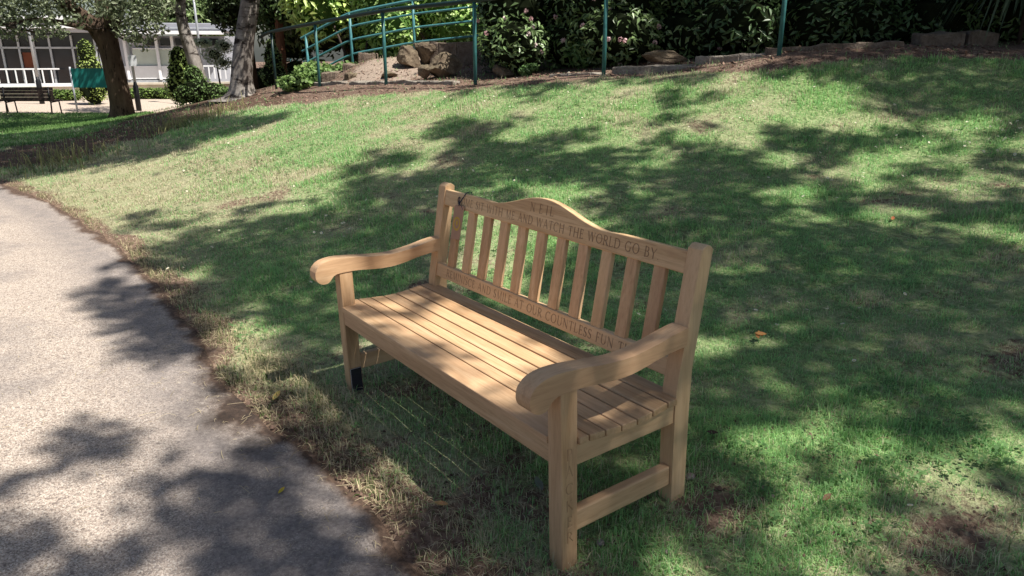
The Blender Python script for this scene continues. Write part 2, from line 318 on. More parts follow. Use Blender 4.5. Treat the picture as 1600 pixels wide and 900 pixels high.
def path_mat():
    n = NT('worn_asphalt'); c = n.coord('Object'); ed = n.n('ShaderNodeSeparateColor', {0: attr_col(n, 'zone')})
    v1 = n.n('ShaderNodeTexVoronoi', {'Vector': c, 'Scale': 230, 'Randomness': 1}); v2 = n.n('ShaderNodeTexVoronoi', {'Vector': c, 'Scale': 110})
    cc = n.n('ShaderNodeSeparateColor', {0: v1.outputs['Color']}); cb = n.n('ShaderNodeSeparateColor', {0: v2.outputs['Color']})
    big = n.noise(c, 1.6, 4, .6); mid = n.noise(c, 7, 4, .6); fine = n.noise(c, 60, 3)
    agg = n.ramp(cc.outputs[0], [(.0, (.22, .175, .145)), (.3, (.36, .295, .245)), (.6, (.48, .4, .335)), (.85, (.57, .48, .40)), (1, (.74, .66, .57))])
    agg = n.mix(n.ramp(cb.outputs[1], [(.8, 0), (.93, .6)]), agg, (.12, .095, .085))
    binder = n.ramp(fine, [(.3, (.14, .124, .12)), (.7, (.27, .24, .228))])
    smooth = n.math('MULTIPLY', ed.outputs[0], n.ramp(mid, [(.3, .55), (.6, 1)]))
    patch = n.math('MAXIMUM', smooth, n.ramp(big, [(.5, 0), (.66, .55)]))
    col = n.mix(patch, agg, binder)
    col = n.mix(n.math('MULTIPLY', n.ramp(cc.outputs[1], [(.9, 0), (.97, .8)]), n.ramp(patch, [(.2, 1), (.9, .3)])), col, (.55, .5, .45))
    soil = n.ramp(fine, [(.3, (.05, .032, .024)), (.7, (.16, .105, .075))])
    col = n.mix(n.ramp(n.math('ADD', ed.outputs[1], n.math('MULTIPLY', n.math('SUBTRACT', mid, .5), .8)), [(.36, 0), (.66, 1)]), col, soil)
    col = n.mix(n.math('MULTIPLY', ed.outputs[2], n.ramp(mid, [(.35, .3), (.6, 1)])), col, (.035, .026, .022))
    hgt = n.math('ADD', n.math('MULTIPLY', v1.outputs['Distance'], -1.0), n.math('MULTIPLY', mid, .6))
    return n.bsdf(col, .85, n.bump(hgt, .55, .006), .25)
M_GROUND = ground_mat(); M_PATH = path_mat()

# ------------------------------------------------------------------ ground sheet and path
def build_ground():
    N = 430; t = np.linspace(-1, 1, N)
    S = 190 * np.sinh(6.6 * t) / np.sinh(6.6); F = 4.5 + 190 * np.sinh(6.6 * t) / np.sinh(6.6)
    FF, SS = np.meshgrid(F, S, indexing='ij'); X, Y = XY(FF, SS); Z = H(X, Y)
    g, dry, mul, pav, dirt, mud, e, _, _ = zones(X, Y, Z)
    under = sstep(0.02, -.1, e) * (X > -15) * (X < 9) * (e > -3.4)
    Z = Z - .03 * under + .018 * (fbm(X * 5, Y * 5, 3) - .5) * (1 - under) * (FF < 15)
    V = np.stack([X, Y, Z], -1).reshape(-1, 3); idx = np.arange(N * N).reshape(N, N)
    Q = np.stack([idx[:-1, :-1], idx[1:, :-1], idx[1:, 1:], idx[:-1, 1:]], -1).reshape(-1, 4)
    # the far-right bands are kept coarse; colours follow zones
    o = fastmesh('ground', V, [Q[:, ::-1]], M_GROUND, col={'zone': np.stack([g, dry, mul], -1).reshape(-1, 3), 'zone2': np.stack([pav, dirt, mud], -1).reshape(-1, 3)}, smooth=True)
    tag(o, kind='structure')
def build_path():
    xs = np.concatenate([np.arange(-14, -6, .06), np.arange(-6, 2.5, .02), np.arange(2.5, 8, .1)]); k = 26
    ey = edge_y(xs); tt = np.concatenate([[0, .015, .04, .08], np.linspace(.13, 2.7, k)])
    X = np.repeat(xs[:, None], len(tt), 1); Y = ey[:, None] - tt[None]; Z = H(X, Y) + .012 - .03 * (tt[None] == 0)
    V = np.stack([X, Y, Z], -1).reshape(-1, 3); a, b = X.shape; idx = np.arange(a * b).reshape(a, b)
    Q = np.stack([idx[:-1, :-1], idx[:-1, 1:], idx[1:, 1:], idx[1:, :-1]], -1).reshape(-1, 4)
    T = np.repeat(tt[None], a, 0)
    r = np.clip(np.exp(-((T - .2) / .22) ** 2) * .8 + .8 * np.exp(-((X - .1) ** 2 / .35 + (Y + .95) ** 2 / .12)), 0, 1); g = np.clip(1 - T / (.06 + .22 * fbm(X * 2.1, Y * 2.1 + 5, 2)), 0, 1) * .85; mud = np.exp(-((X + .82) ** 2 / .13 + (Y + .76) ** 2 / .022))
    g = np.maximum(g, .75 * np.exp(-((X + .82) ** 2 / .14 + (Y + .76) ** 2 / .02)))
    tag(fastmesh('path', V, [Q[:, ::-1]], M_PATH, col={'zone': np.stack([r, g, mud], -1).reshape(-1, 3)}, smooth=True), kind='structure')
build_ground(); build_path()

# ------------------------------------------------------------------ grass and litter
def blades(name, pos, hgt, wid, col, mat, lean=.8, curl=1.0):
    n = len(pos); az = RNG.random(n) * 2 * np.pi; side = np.stack([np.cos(az), np.sin(az), np.zeros(n)], -1)
    la = az + np.pi / 2 + RNG.normal(0, .5, n); dirv = np.stack([np.cos(la), np.sin(la), np.zeros(n)], -1)
    ln = np.clip(RNG.random(n) * lean, 0, .97)[:, None]; h = hgt[:, None]; w = wid[:, None]; up = np.array([[0, 0, 1.0]])
    mid = pos + up * h * .55 * (1 - ln * .6) + dirv * h * ln * .45
    tip = pos + up * h * np.maximum(.06, (1 - ln * curl)) + dirv * h * ln * 1.15
    V = np.stack([pos - side * w / 2, pos + side * w / 2, mid + side * w * .4, mid - side * w * .4, tip], 1).reshape(-1, 3)
    b = np.arange(n)[:, None] * 5; Q = b + np.array([[0, 1, 2, 3]]); T = b + np.array([[3, 2, 4]])
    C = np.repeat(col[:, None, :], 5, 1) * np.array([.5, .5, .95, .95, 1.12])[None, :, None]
    return fastmesh(name, V, [Q, T], mat, col=np.clip(C.reshape(-1, 3), 0, 1))
def scatter(n, Fmin, Fmax, power):
    """ground samples inside the view wedge, denser close by"""
    u = RNG.random(n); q = 2 - power
    F = (Fmin ** q + u * (Fmax ** q - Fmin ** q)) ** (1 / q); S = (RNG.random(n) * 2 - 1) * (F * .78 + .5); x, y = XY(F, S); return x, y, F
def build_grass():
    x, y, F = scatter(1600000, 1.0, 17, 1.45)
    x = np.concatenate([x]); z = H(x, y); g, dry, mul, pav, dirt, mud, e, FF, SS = zones(x, y, z)
    cl = fbm(x * 9 + 2, y * 9 + 7, 3); dens = g * (1 - .45 * dry * (fbm(x * 6, y * 6, 2) > .5)) * np.clip(.25 + 1.9 * (cl - .28), .12, 1)
    keep = (RNG.random(len(x)) < dens) & (e > .0); u_, v_, w_ = px(x, y, z); keep &= (u_ > -60) & (u_ < 1660) & (v_ < 960)
    x, y, z, F, dry, e = [a[keep] for a in (x, y, z, F, dry, e)]; n = len(x)
    lush = fbm(x * .9 + 50, y * .9, 3); k = RNG.random(n)
    green = np.stack([.25 + .15 * k + .05 * lush, .52 + .18 * k + .06 * lush, .20 + .11 * k], -1)
    straw = np.stack([.55 + .25 * k, .51 + .22 * k, .34 + .18 * k], -1)
    st = (RNG.random(n) < np.clip(.05 + .66 * dry + .18 * sstep(-1.5, -6, x), 0, .9))[:, None]
    yel = (RNG.random(n) < .25)[:, None]; green = np.where(yel, green * np.array([1.35, 1.12, 1.1]), green)
    col = np.where(st, straw, green)
    far = np.maximum(1, F / 3.2)
    hgt = (.013 + .022 * RNG.random(n) ** 1.5 + .03 * (lush > .56) * RNG.random(n) + .03 * (fbm(x * 7, y * 7 + 30, 2) > .66) * RNG.random(n)) * (1 + .06 * F)
    wid = (.0019 + .0016 * RNG.random(n)) * far ** .9
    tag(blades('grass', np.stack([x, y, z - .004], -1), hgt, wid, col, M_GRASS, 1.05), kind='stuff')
    # left-hand lower lawn
    q = [ground(uu, dd) for uu, dd in ()]
    F = RNG.uniform(12, 24.5, 60000); S = F * RNG.uniform(-.80, -.42, 60000); x, y = XY(F, S); z = H(x, y); g, dry, *_ = zones(x, y, z); keep = RNG.random(len(x)) < g
    x, y, z = x[keep], y[keep], z[keep]; k = RNG.random(len(x))
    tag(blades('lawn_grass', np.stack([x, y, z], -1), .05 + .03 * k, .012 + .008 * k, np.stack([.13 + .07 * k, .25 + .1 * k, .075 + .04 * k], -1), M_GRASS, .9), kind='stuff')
    # taller tufts at the left shoulder of the mound and by the path edge
    pts = []
    for uu, D, r, m in [(300, 12.6, .35, 260), (270, 12, .4, 160), (350, 13.4, .3, 140), (75, 9.6, .5, 220), (130, 10, .5, 120)]:
        c = ground(uu, D); pts.append(np.stack([c[0] + RNG.normal(0, r, m), c[1] + RNG.normal(0, r * .6, m)], -1))
    p = np.concatenate(pts); z = H(p[:, 0], p[:, 1]); k = RNG.random(len(p))
    tag(blades('tall_grass', np.column_stack([p, z]), .1 + .3 * k ** 2, .008 + .005 * k, np.stack([.2 + .22 * k, .24 + .17 * k, .1 + .08 * k], -1), M_GRASS, .9), kind='stuff')
    # dry tussocks by the path
    pts = []
    for cx, cy, r, m in [(-1.25, -.5, .13, 900), (-1.05, -.42, .16, 700), (-.82, -.40, .10, 650), (-.55, -.43, .12, 500), (-.2, -.42, .14, 220), (.15, -.36, .16, 150), (.45, -.42, .12, 140), (-1.7, -.52, .15, 500), (-2.4, -.5, .2, 500), (-3.3, -.5, .3, 500), (.62, -.34, .1, 90), (1.2, .15, .3, 350), (1.6, .5, .3, 300), (.2, -.15, .3, 120)]:
        pts.append(np.stack([cx + RNG.normal(0, r, m), cy + RNG.normal(0, r * .5, m)], -1))
    for cx in RNG.uniform(-8, .6, 46): pts.append(np.stack([cx + RNG.normal(0, .1, 110), edge_y(np.full(110, cx)) + np.abs(RNG.normal(.05, .07, 110))], -1))
    p = np.concatenate(pts); p = p[p[:, 1] > edge_y(p[:, 0]) + .01]; z = H(p[:, 0], p[:, 1]); k = RNG.random(len(p))
    c = np.where((RNG.random(len(p)) < .72)[:, None], np.stack([.42 + .22 * k, .37 + .18 * k, .22 + .12 * k], -1), np.stack([.08 + .05 * k, .14 + .05 * k, .04 + .02 * k], -1))
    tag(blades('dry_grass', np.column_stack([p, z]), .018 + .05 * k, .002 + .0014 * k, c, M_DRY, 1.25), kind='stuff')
build_grass()
def strips(name, pos, L, wid, col, mat, lift=.006):
    """thin curved pieces of straw lying on the ground"""
    n = len(pos); a = RNG.random(n) * 2 * np.pi; bend = RNG.normal(0, .32, n); V = []; K = 5
    p = pos.copy(); ang = a.copy(); pts = [p.copy()]
    for i in range(K - 1):
        p = p + np.stack([np.cos(ang), np.sin(ang), np.zeros(n)], -1) * (L / (K - 1))[:, None]; ang = ang + bend / (K - 1) * 2; pts.append(p.copy())
    cz = RNG.random(n) * lift * 2
    VV = []
    for i, q in enumerate(pts):
        s = np.stack([-np.sin(a + bend * i / K * 2), np.cos(a + bend * i / K * 2), np.zeros(n)], -1) * (wid * (.5 if 0 < i < K - 1 else .25))[:, None]
        q = q.copy(); q[:, 2] = H(q[:, 0], q[:, 1]) + .014 + lift * .5 + cz * math.sin(i / (K - 1) * math.pi)
        t = q.copy(); t[:, 2] += wid * .5
        VV += [q - s, t, q + s]
    V = np.stack(VV, 1).reshape(-1, 3); b = np.arange(n)[:, None] * (3 * K); Q = []
    for i in range(K - 1):
        Q.append(b + np.array([[3 * i, 3 * i + 1, 3 * i + 4, 3 * i + 3]])); Q.append(b + np.array([[3 * i + 1, 3 * i + 2, 3 * i + 5, 3 * i + 4]]))
    return fastmesh(name, V, Q, mat, col=np.repeat(col, 3 * K, 0))
def build_litter():
    n = 620; x = RNG.uniform(-3.5, 1.6, n); e = np.abs(RNG.normal(0, .16, n)) * np.where(RNG.random(n) < .3, -1, 1); y = edge_y(x) + e
    n2 = 170; x2 = RNG.uniform(-3, 1, n2); y2 = edge_y(x2) - RNG.uniform(0, 1.0, n2) ** 1.5; n3 = 260; x3 = RNG.uniform(.7, 3, n3); y3 = RNG.uniform(-.5, 1.6, n3); n4 = 160; x4 = RNG.uniform(-.8, .9, n4); y4 = RNG.uniform(-.6, .2, n4)
    x = np.concatenate([x, x2, x3, x4]); y = np.concatenate([y, y2, y3, y4]); k = RNG.random(len(x))
    L = .012 + .07 * RNG.random(len(x)) ** 2.5; w = .0012 + .0013 * RNG.random(len(x))
    tag(strips('straw_litter', np.stack([x, y, H(x, y)], -1), L, w, np.stack([.25 + .35 * k, .2 + .31 * k, .12 + .22 * k], -1), M_DRY), kind='stuff')
    # bark chips on the bed in front of the handrail and stones/crumbs of soil
    F = RNG.uniform(8, 16, 24000); S = F * RNG.uniform(-.42, .62, 24000); x, y = XY(F, S); z = H(x, y); _, _, mul, *_ = zones(x, y, z); m = mul > .5; x, y, z = x[m][:6500], y[m][:6500], z[m][:6500]; n = len(x); k = RNG.random(n)
    a = RNG.random(n) * 6.28; sx = np.stack([np.cos(a), np.sin(a), RNG.normal(0, .25, n)], -1) * (.018 + .03 * k)[:, None]; sy = np.stack([-np.sin(a), np.cos(a), RNG.normal(0, .25, n)], -1) * .014
    p = np.stack([x, y, z + .012], -1); V = np.stack([p - sx, p + sy, p + sx, p - sy], 1).reshape(-1, 3); c = np.stack([.12 + .22 * k, .075 + .15 * k, .06 + .11 * k], -1)
    tag(fastmesh('bark_chips', V, [np.arange(n)[:, None] * 4 + np.arange(4)[None]], M_DRY, col=np.repeat(c, 4, 0)), kind='stuff')
    n = 2600; x = np.concatenate([RNG.uniform(-1.2, 1.0, n // 2), RNG.uniform(.6, 2.2, n // 2)]); y = np.concatenate([edge_y(x[:n // 2]) + np.abs(RNG.normal(.05, .12, n // 2)), RNG.uniform(-.5, 1.0, n // 2)]); z = H(x, y); k = RNG.random(n); r = .003 + .009 * k ** 3
    d = np.array([(1, 0, 0), (0, 1, 0), (-1, 0, 0), (0, -1, 0), (0, 0, 1)], float); V = (np.stack([x, y, z + .004], -1)[:, None] + d[None] * r[:, None, None] * RNG.uniform(.6, 1.3, (n, 5, 1))).reshape(-1, 3)
    b = np.arange(n)[:, None] * 5; T = np.concatenate([b + np.array([[i, (i + 1) % 4, 4]]) for i in range(4)]); kk = RNG.random(n); c = np.stack([.09 + .14 * kk, .06 + .09 * kk, .045 + .07 * kk], -1)
    tag(fastmesh('soil_crumbs', V, [T], M_DRY, col=np.repeat(c, 5, 0)), kind='stuff')
    # daisies: little white heads sprinkled over the lawn
    pts = []
    for cu, cd, r, m in [(640, 6.6, .5, 40), (980, 7.2, .9, 40), (1540, 6.3, .6, 110), (1350, 5.6, .5, 25), (430, 8.5, 1.2, 40), (850, 8, 1.5, 60), (1250, 7.4, .6, 25), (1180, 3.6, .5, 8), (450, 5.2, .5, 22), (1400, 3.2, .6, 10), (700, 5.6, 1.0, 25)]:
        c = ground(cu, cd); pts.append(np.stack([c[0] + RNG.normal(0, r, m), c[1] + RNG.normal(0, r, m)], -1))
    p = np.concatenate(pts); n = len(p); z = H(p[:, 0], p[:, 1]) + .045; a = np.linspace(0, 2 * np.pi, 7)[:-1]; F, _ = FS(p[:, 0], p[:, 1]); r = (.008 + .003 * RNG.random(n)) * np.maximum(1, F / 7)
    til = RNG.normal(0, .35, (n, 2)); ring = np.stack([np.cos(a), np.sin(a)], -1)
    V = np.zeros((n, 7, 3)); V[:, 0] = np.column_stack([p, z]); V[:, 1:, :2] = p[:, None] + ring[None] * r[:, None, None]; V[:, 1:, 2] = z[:, None] + (ring[None] * til[:, None]).sum(-1) * r[:, None] + .002
    b = np.arange(n)[:, None] * 7; T = np.concatenate([b + np.array([[0, i, i % 6 + 1]]) for i in range(1, 7)]); C = np.full((n, 7, 3), .8); C[:, 0] = (.7, .55, .1)
    tag(fastmesh('daisies', V.reshape(-1, 3), [T], M_PETAL, col=C.reshape(-1, 3)), kind='stuff')
build_litter()
def build_weeds():
    n = 2600; x, y, F = scatter(26000, 1.4, 13, 1.35); z = H(x, y); g, *_ = zones(x, y, z); pt = fbm(x * 1.7 + 70, y * 1.7 + 12, 3)
    m = (g > .5) & (RNG.random(len(x)) < sstep(.5, .68, pt)); x, y, z, F = x[m][:n], y[m][:n], z[m][:n], F[m][:n]; n = len(x); a0 = RNG.random(n) * 6.28; Vs = []; K = 3
    r = (.007 + .006 * RNG.random(n)) * np.maximum(1, F / 6); c = np.stack([x, y, z + .018 + .02 * RNG.random(n)], -1)
    for j in range(K):
        a = a0 + j * 2.094; d = np.stack([np.cos(a), np.sin(a), RNG.normal(.1, .25, n)], -1); s = np.stack([-np.sin(a), np.cos(a), RNG.normal(0, .2, n)], -1)
        Vs += [c, c + d * r[:, None] + s * r[:, None] * .7, c + d * r[:, None] * 1.7, c + d * r[:, None] - s * r[:, None] * .7]
    V = np.stack(Vs, 1).reshape(-1, 3); q = np.arange(n * K)[:, None] * 4 + np.arange(4)[None]; k = RNG.random(n)
    tag(fastmesh('clover', V, [q], M_GRASS, col=np.repeat(np.stack([.11 + .07 * k, .22 + .1 * k, .08 + .04 * k], -1), 4 * K, 0)), kind='stuff')
build_weeds()
# ------------------------------------------------------------------ the bench
# lettering: strokes of a roman capital alphabet, (points, half width) in letter heights
_K, _N = .080, .052
def _arc(cx, cy, rx, ry, a0, a1, k=14, thick='v'):
    o = []; a = np.linspace(D2R(a0), D2R(a1), k + 1)
    for i in range(k):
        p = (cx + rx * math.cos(a[i]), cy + ry * math.sin(a[i])); q = (cx + rx * math.cos(a[i + 1]), cy + ry * math.sin(a[i + 1])); m = (a[i] + a[i + 1]) / 2
        o.append((p, q, _N + (_K - _N) * abs(math.cos(m)) ** 1.5))
    return o
def _l(x0, y0, x1, y1, w): return [((x0, y0), (x1, y1), w)]
def _ser(x, y, h=.11): return _l(x - h, y, x + h, y, .022)
def _stem(x): return _l(x, 0, x, 1, _K) + _ser(x, .02) + _ser(x, .98)
GL = {
 'I': (.3, _stem(.15)), 'L': (.62, _stem(.15) + _l(.15, .02, .56, .02, _N) + _l(.56, .02, .58, .18, _N)),
 'E': (.62, _stem(.15) + _l(.15, .02, .54, .02, _N) + _l(.54, .02, .57, .16, _N) + _l(.15, .98, .52, .98, _N) + _l(.52, .98, .53, .84, _N) + _l(.15, .52, .43, .52, _N) + _l(.43, .45, .43, .6, _N)),
 'F': (.58, _stem(.15) + _l(.15, .98, .52, .98, _N) + _l(.52, .98, .53, .84, _N) + _l(.15, .52, .43, .52, _N) + _l(.43, .45, .43, .6, _N)),
 'N': (.86, _l(.16, 0, .16, 1, _N) + _ser(.16, .02) + _l(.12, .98, .72, .02, _K) + _l(.72, 0, .72, 1, _N) + _ser(.72, .98) + _ser(.1, .98, .08)),
 'C': (.82, _arc(.45, .5, .37, .49, 48, 312, 18) + _l(.70, .78, .71, .96, _N)), 'O': (.92, _arc(.46, .5, .38, .49, 0, 360, 26)),
 'G': (.9, _arc(.45, .5, .37, .49, 48, 312, 18) + _l(.70, .78, .71, .96, _N) + _l(.72, .1, .72, .42, _K) + _ser(.72, .42)),
 'M': (1.02, _l(.14, 0, .18, 1, _N) + _ser(.14, .02) + _l(.18, .98, .5, .05, _K) + _l(.5, .05, .82, .98, _N) + _l(.82, 1, .88, 0, _K) + _ser(.88, .02)),
 'S': (.56, _arc(.28, .75, .19, .235, 40, 250, 10) + _arc(.28, .26, .2, .245, 70, -140, 10) + _l(.12, .66, .42, .36, _K) + _l(.45, .78, .45, .95, _N) + _l(.08, .06, .08, .24, _N)),
 'T': (.72, _l(.36, 0, .36, 1, _K) + _ser(.36, .02) + _l(.06, .98, .66, .98, _N) + _l(.06, .98, .05, .82, _N) + _l(.66, .98, .67, .82, _N)),
 'W': (1.16, _l(.08, .98, .34, .02, _K) + _l(.34, .02, .58, .98, _N) + _l(.58, .98, .82, .02, _K) + _l(.82, .02, 1.06, .98, _N) + _ser(.08, .98, .08) + _ser(1.06, .98, .08) + _ser(.58, .98, .07)),
 'H': (.88, _stem(.16) + _stem(.72) + _l(.16, .52, .72, .52, _N)), 'A': (.84, _l(.1, .02, .42, 1, _N) + _l(.42, 1, .74, .02, _K) + _l(.22, .36, .62, .36, _N) + _ser(.1, .02, .08) + _ser(.74, .02)),
 'D': (.86, _stem(.15) + _l(.15, .98, .4, .98, _N) + _l(.15, .02, .4, .02, _N) + _arc(.4, .5, .37, .48, -90, 90, 14)),
 'R': (.74, _stem(.15) + _l(.15, .98, .34, .98, _N) + _l(.15, .5, .34, .5, _N) + _arc(.34, .74, .22, .24, -90, 90, 10) + _l(.34, .5, .7, .02, _K)),
 'P': (.64, _stem(.15) + _l(.15, .98, .34, .98, _N) + _l(.15, .46, .34, .46, _N) + _arc(.34, .72, .23, .26, -90, 90, 10)),
 'B': (.68, _stem(.15) + _l(.15, .98, .32, .98, _N) + _l(.15, .54, .34, .54, _N) + _l(.15, .02, .34, .02, _N) + _arc(.32, .76, .2, .22, -90, 90, 10) + _arc(.34, .28, .24, .26, -90, 90, 10)),
 'Y': (.78, _l(.38, 0, .38, .48, _K) + _ser(.38, .02) + _l(.08, .98, .38, .46, _K) + _l(.38, .46, .68, .98, _N) + _ser(.08, .98, .08) + _ser(.68, .98, .08)),
 'K': (.78, _stem(.15) + _l(.17, .46, .6, .98, _N) + _l(.3, .58, .7, .02, _K) + _ser(.6, .98, .08) + _ser(.7, .02, .08)),
 'U': (.84, _l(.16, 1, .16, .34, _K) + _ser(.16, .98) + _l(.7, 1, .7, .34, _N) + _ser(.7, .98) + _arc(.43, .34, .27, .33, 180, 360, 12)), '.': (.22, _l(.1, .03, .101, .031, .07)), ' ': (.42, [])}
def groove_depth(U, Vv, strokes, slope=.85):
    """V-cut depth field over a face; U, Vv metres on the face; strokes already in metres"""
    d = np.zeros_like(U)
    for (p, q, w) in strokes:
        x0, x1 = min(p[0], q[0]) - w, max(p[0], q[0]) + w; y0, y1 = min(p[1], q[1]) - w, max(p[1], q[1]) + w
        m = (U >= x0) & (U <= x1) & (Vv >= y0) & (Vv <= y1)
        if not m.any(): continue
        a = U[m]; b = Vv[m]; dx, dy = q[0] - p[0], q[1] - p[1]; L2 = dx * dx + dy * dy + 1e-12; t = np.clip(((a - p[0]) * dx + (b - p[1]) * dy) / L2, 0, 1)
        r = np.hypot(a - p[0] - t * dx, b - p[1] - t * dy); d[m] = np.maximum(d[m], np.clip(w - r, 0, None) * slope)
    return d
def lay_text(text, x0, x1, y, h):
    adv = [GL[c][0] + .10 for c in text]; tot = sum(adv) * h; k = (x1 - x0) / tot; out = []; x = x0
    for c, a in zip(text, adv):
        gx = min(k, 1.12)
        for (p, q, w) in GL[c][1]: out.append(((x + p[0] * h * gx, y + p[1] * h), (x + q[0] * h * gx, y + q[1] * h), w * h))
        x += a * h * k
    return out
def carved(name, mat, parent, us, zb, zt, front, back, nz, strokes, frame, rnd=.004, dark=1.0):
    """a board whose front face carries carved letters. us: stations along it, zb/zt: lower and upper edge at each station.
    frame(u, z, depth_from_front) -> xyz"""
    nu = len(us); t = np.linspace(0, 1, nz); Uu = np.repeat(us[:, None], nz, 1); Zz = zb[:, None] + (zt - zb)[:, None] * t[None]
    d = groove_depth(Uu, Zz, strokes)
    er = np.minimum(Zz - zb[:, None], zt[:, None] - Zz); er = np.minimum(er, np.minimum(Uu - us[0], us[-1] - Uu)); rr = np.where(er < rnd, rnd - np.sqrt(np.maximum(0, rnd ** 2 - (rnd - er) ** 2)), 0)
    A = frame(Uu, Zz, d + rr)
    g = np.clip(d / .0013, 0, 1) * dark
    full = back - front
    Bk = frame(Uu[:, [0, -1]], Zz[:, [0, -1]], np.full((nu, 2), full)); C0 = frame(Uu[:1].T, Zz[:1].T, np.full((nz, 1), full)); C1 = frame(Uu[-1:].T, Zz[-1:].T, np.full((nz, 1), full))
    V = np.concatenate([A.reshape(-1, 3), Bk.reshape(-1, 3), C0.reshape(-1, 3), C1.reshape(-1, 3)]); idx = np.arange(nu * nz).reshape(nu, nz); b0 = nu * nz; bi = b0 + np.arange(nu * 2).reshape(nu, 2); c0 = b0 + nu * 2 + np.arange(nz); c1 = c0 + nz
    Q = [np.stack([idx[:-1, :-1], idx[1:, :-1], idx[1:, 1:], idx[:-1, 1:]], -1).reshape(-1, 4), np.stack([bi[:-1, 0], bi[1:, 0], idx[1:, 0], idx[:-1, 0]], -1), np.stack([idx[:-1, -1], idx[1:, -1], bi[1:, 1], bi[:-1, 1]], -1), np.stack([bi[:-1, 1], bi[1:, 1], bi[1:, 0], bi[:-1, 0]], -1),
         np.stack([c0[:-1], idx[0, :-1], idx[0, 1:], c0[1:]], -1), np.stack([idx[-1, :-1], c1[:-1], c1[1:], idx[-1, 1:]], -1)]
    gg = np.zeros((len(V), 3)); gg[:nu * nz] = g.reshape(-1)[:, None]
    return fastmesh(name, V, Q, mat, parent, col={'groove': gg})

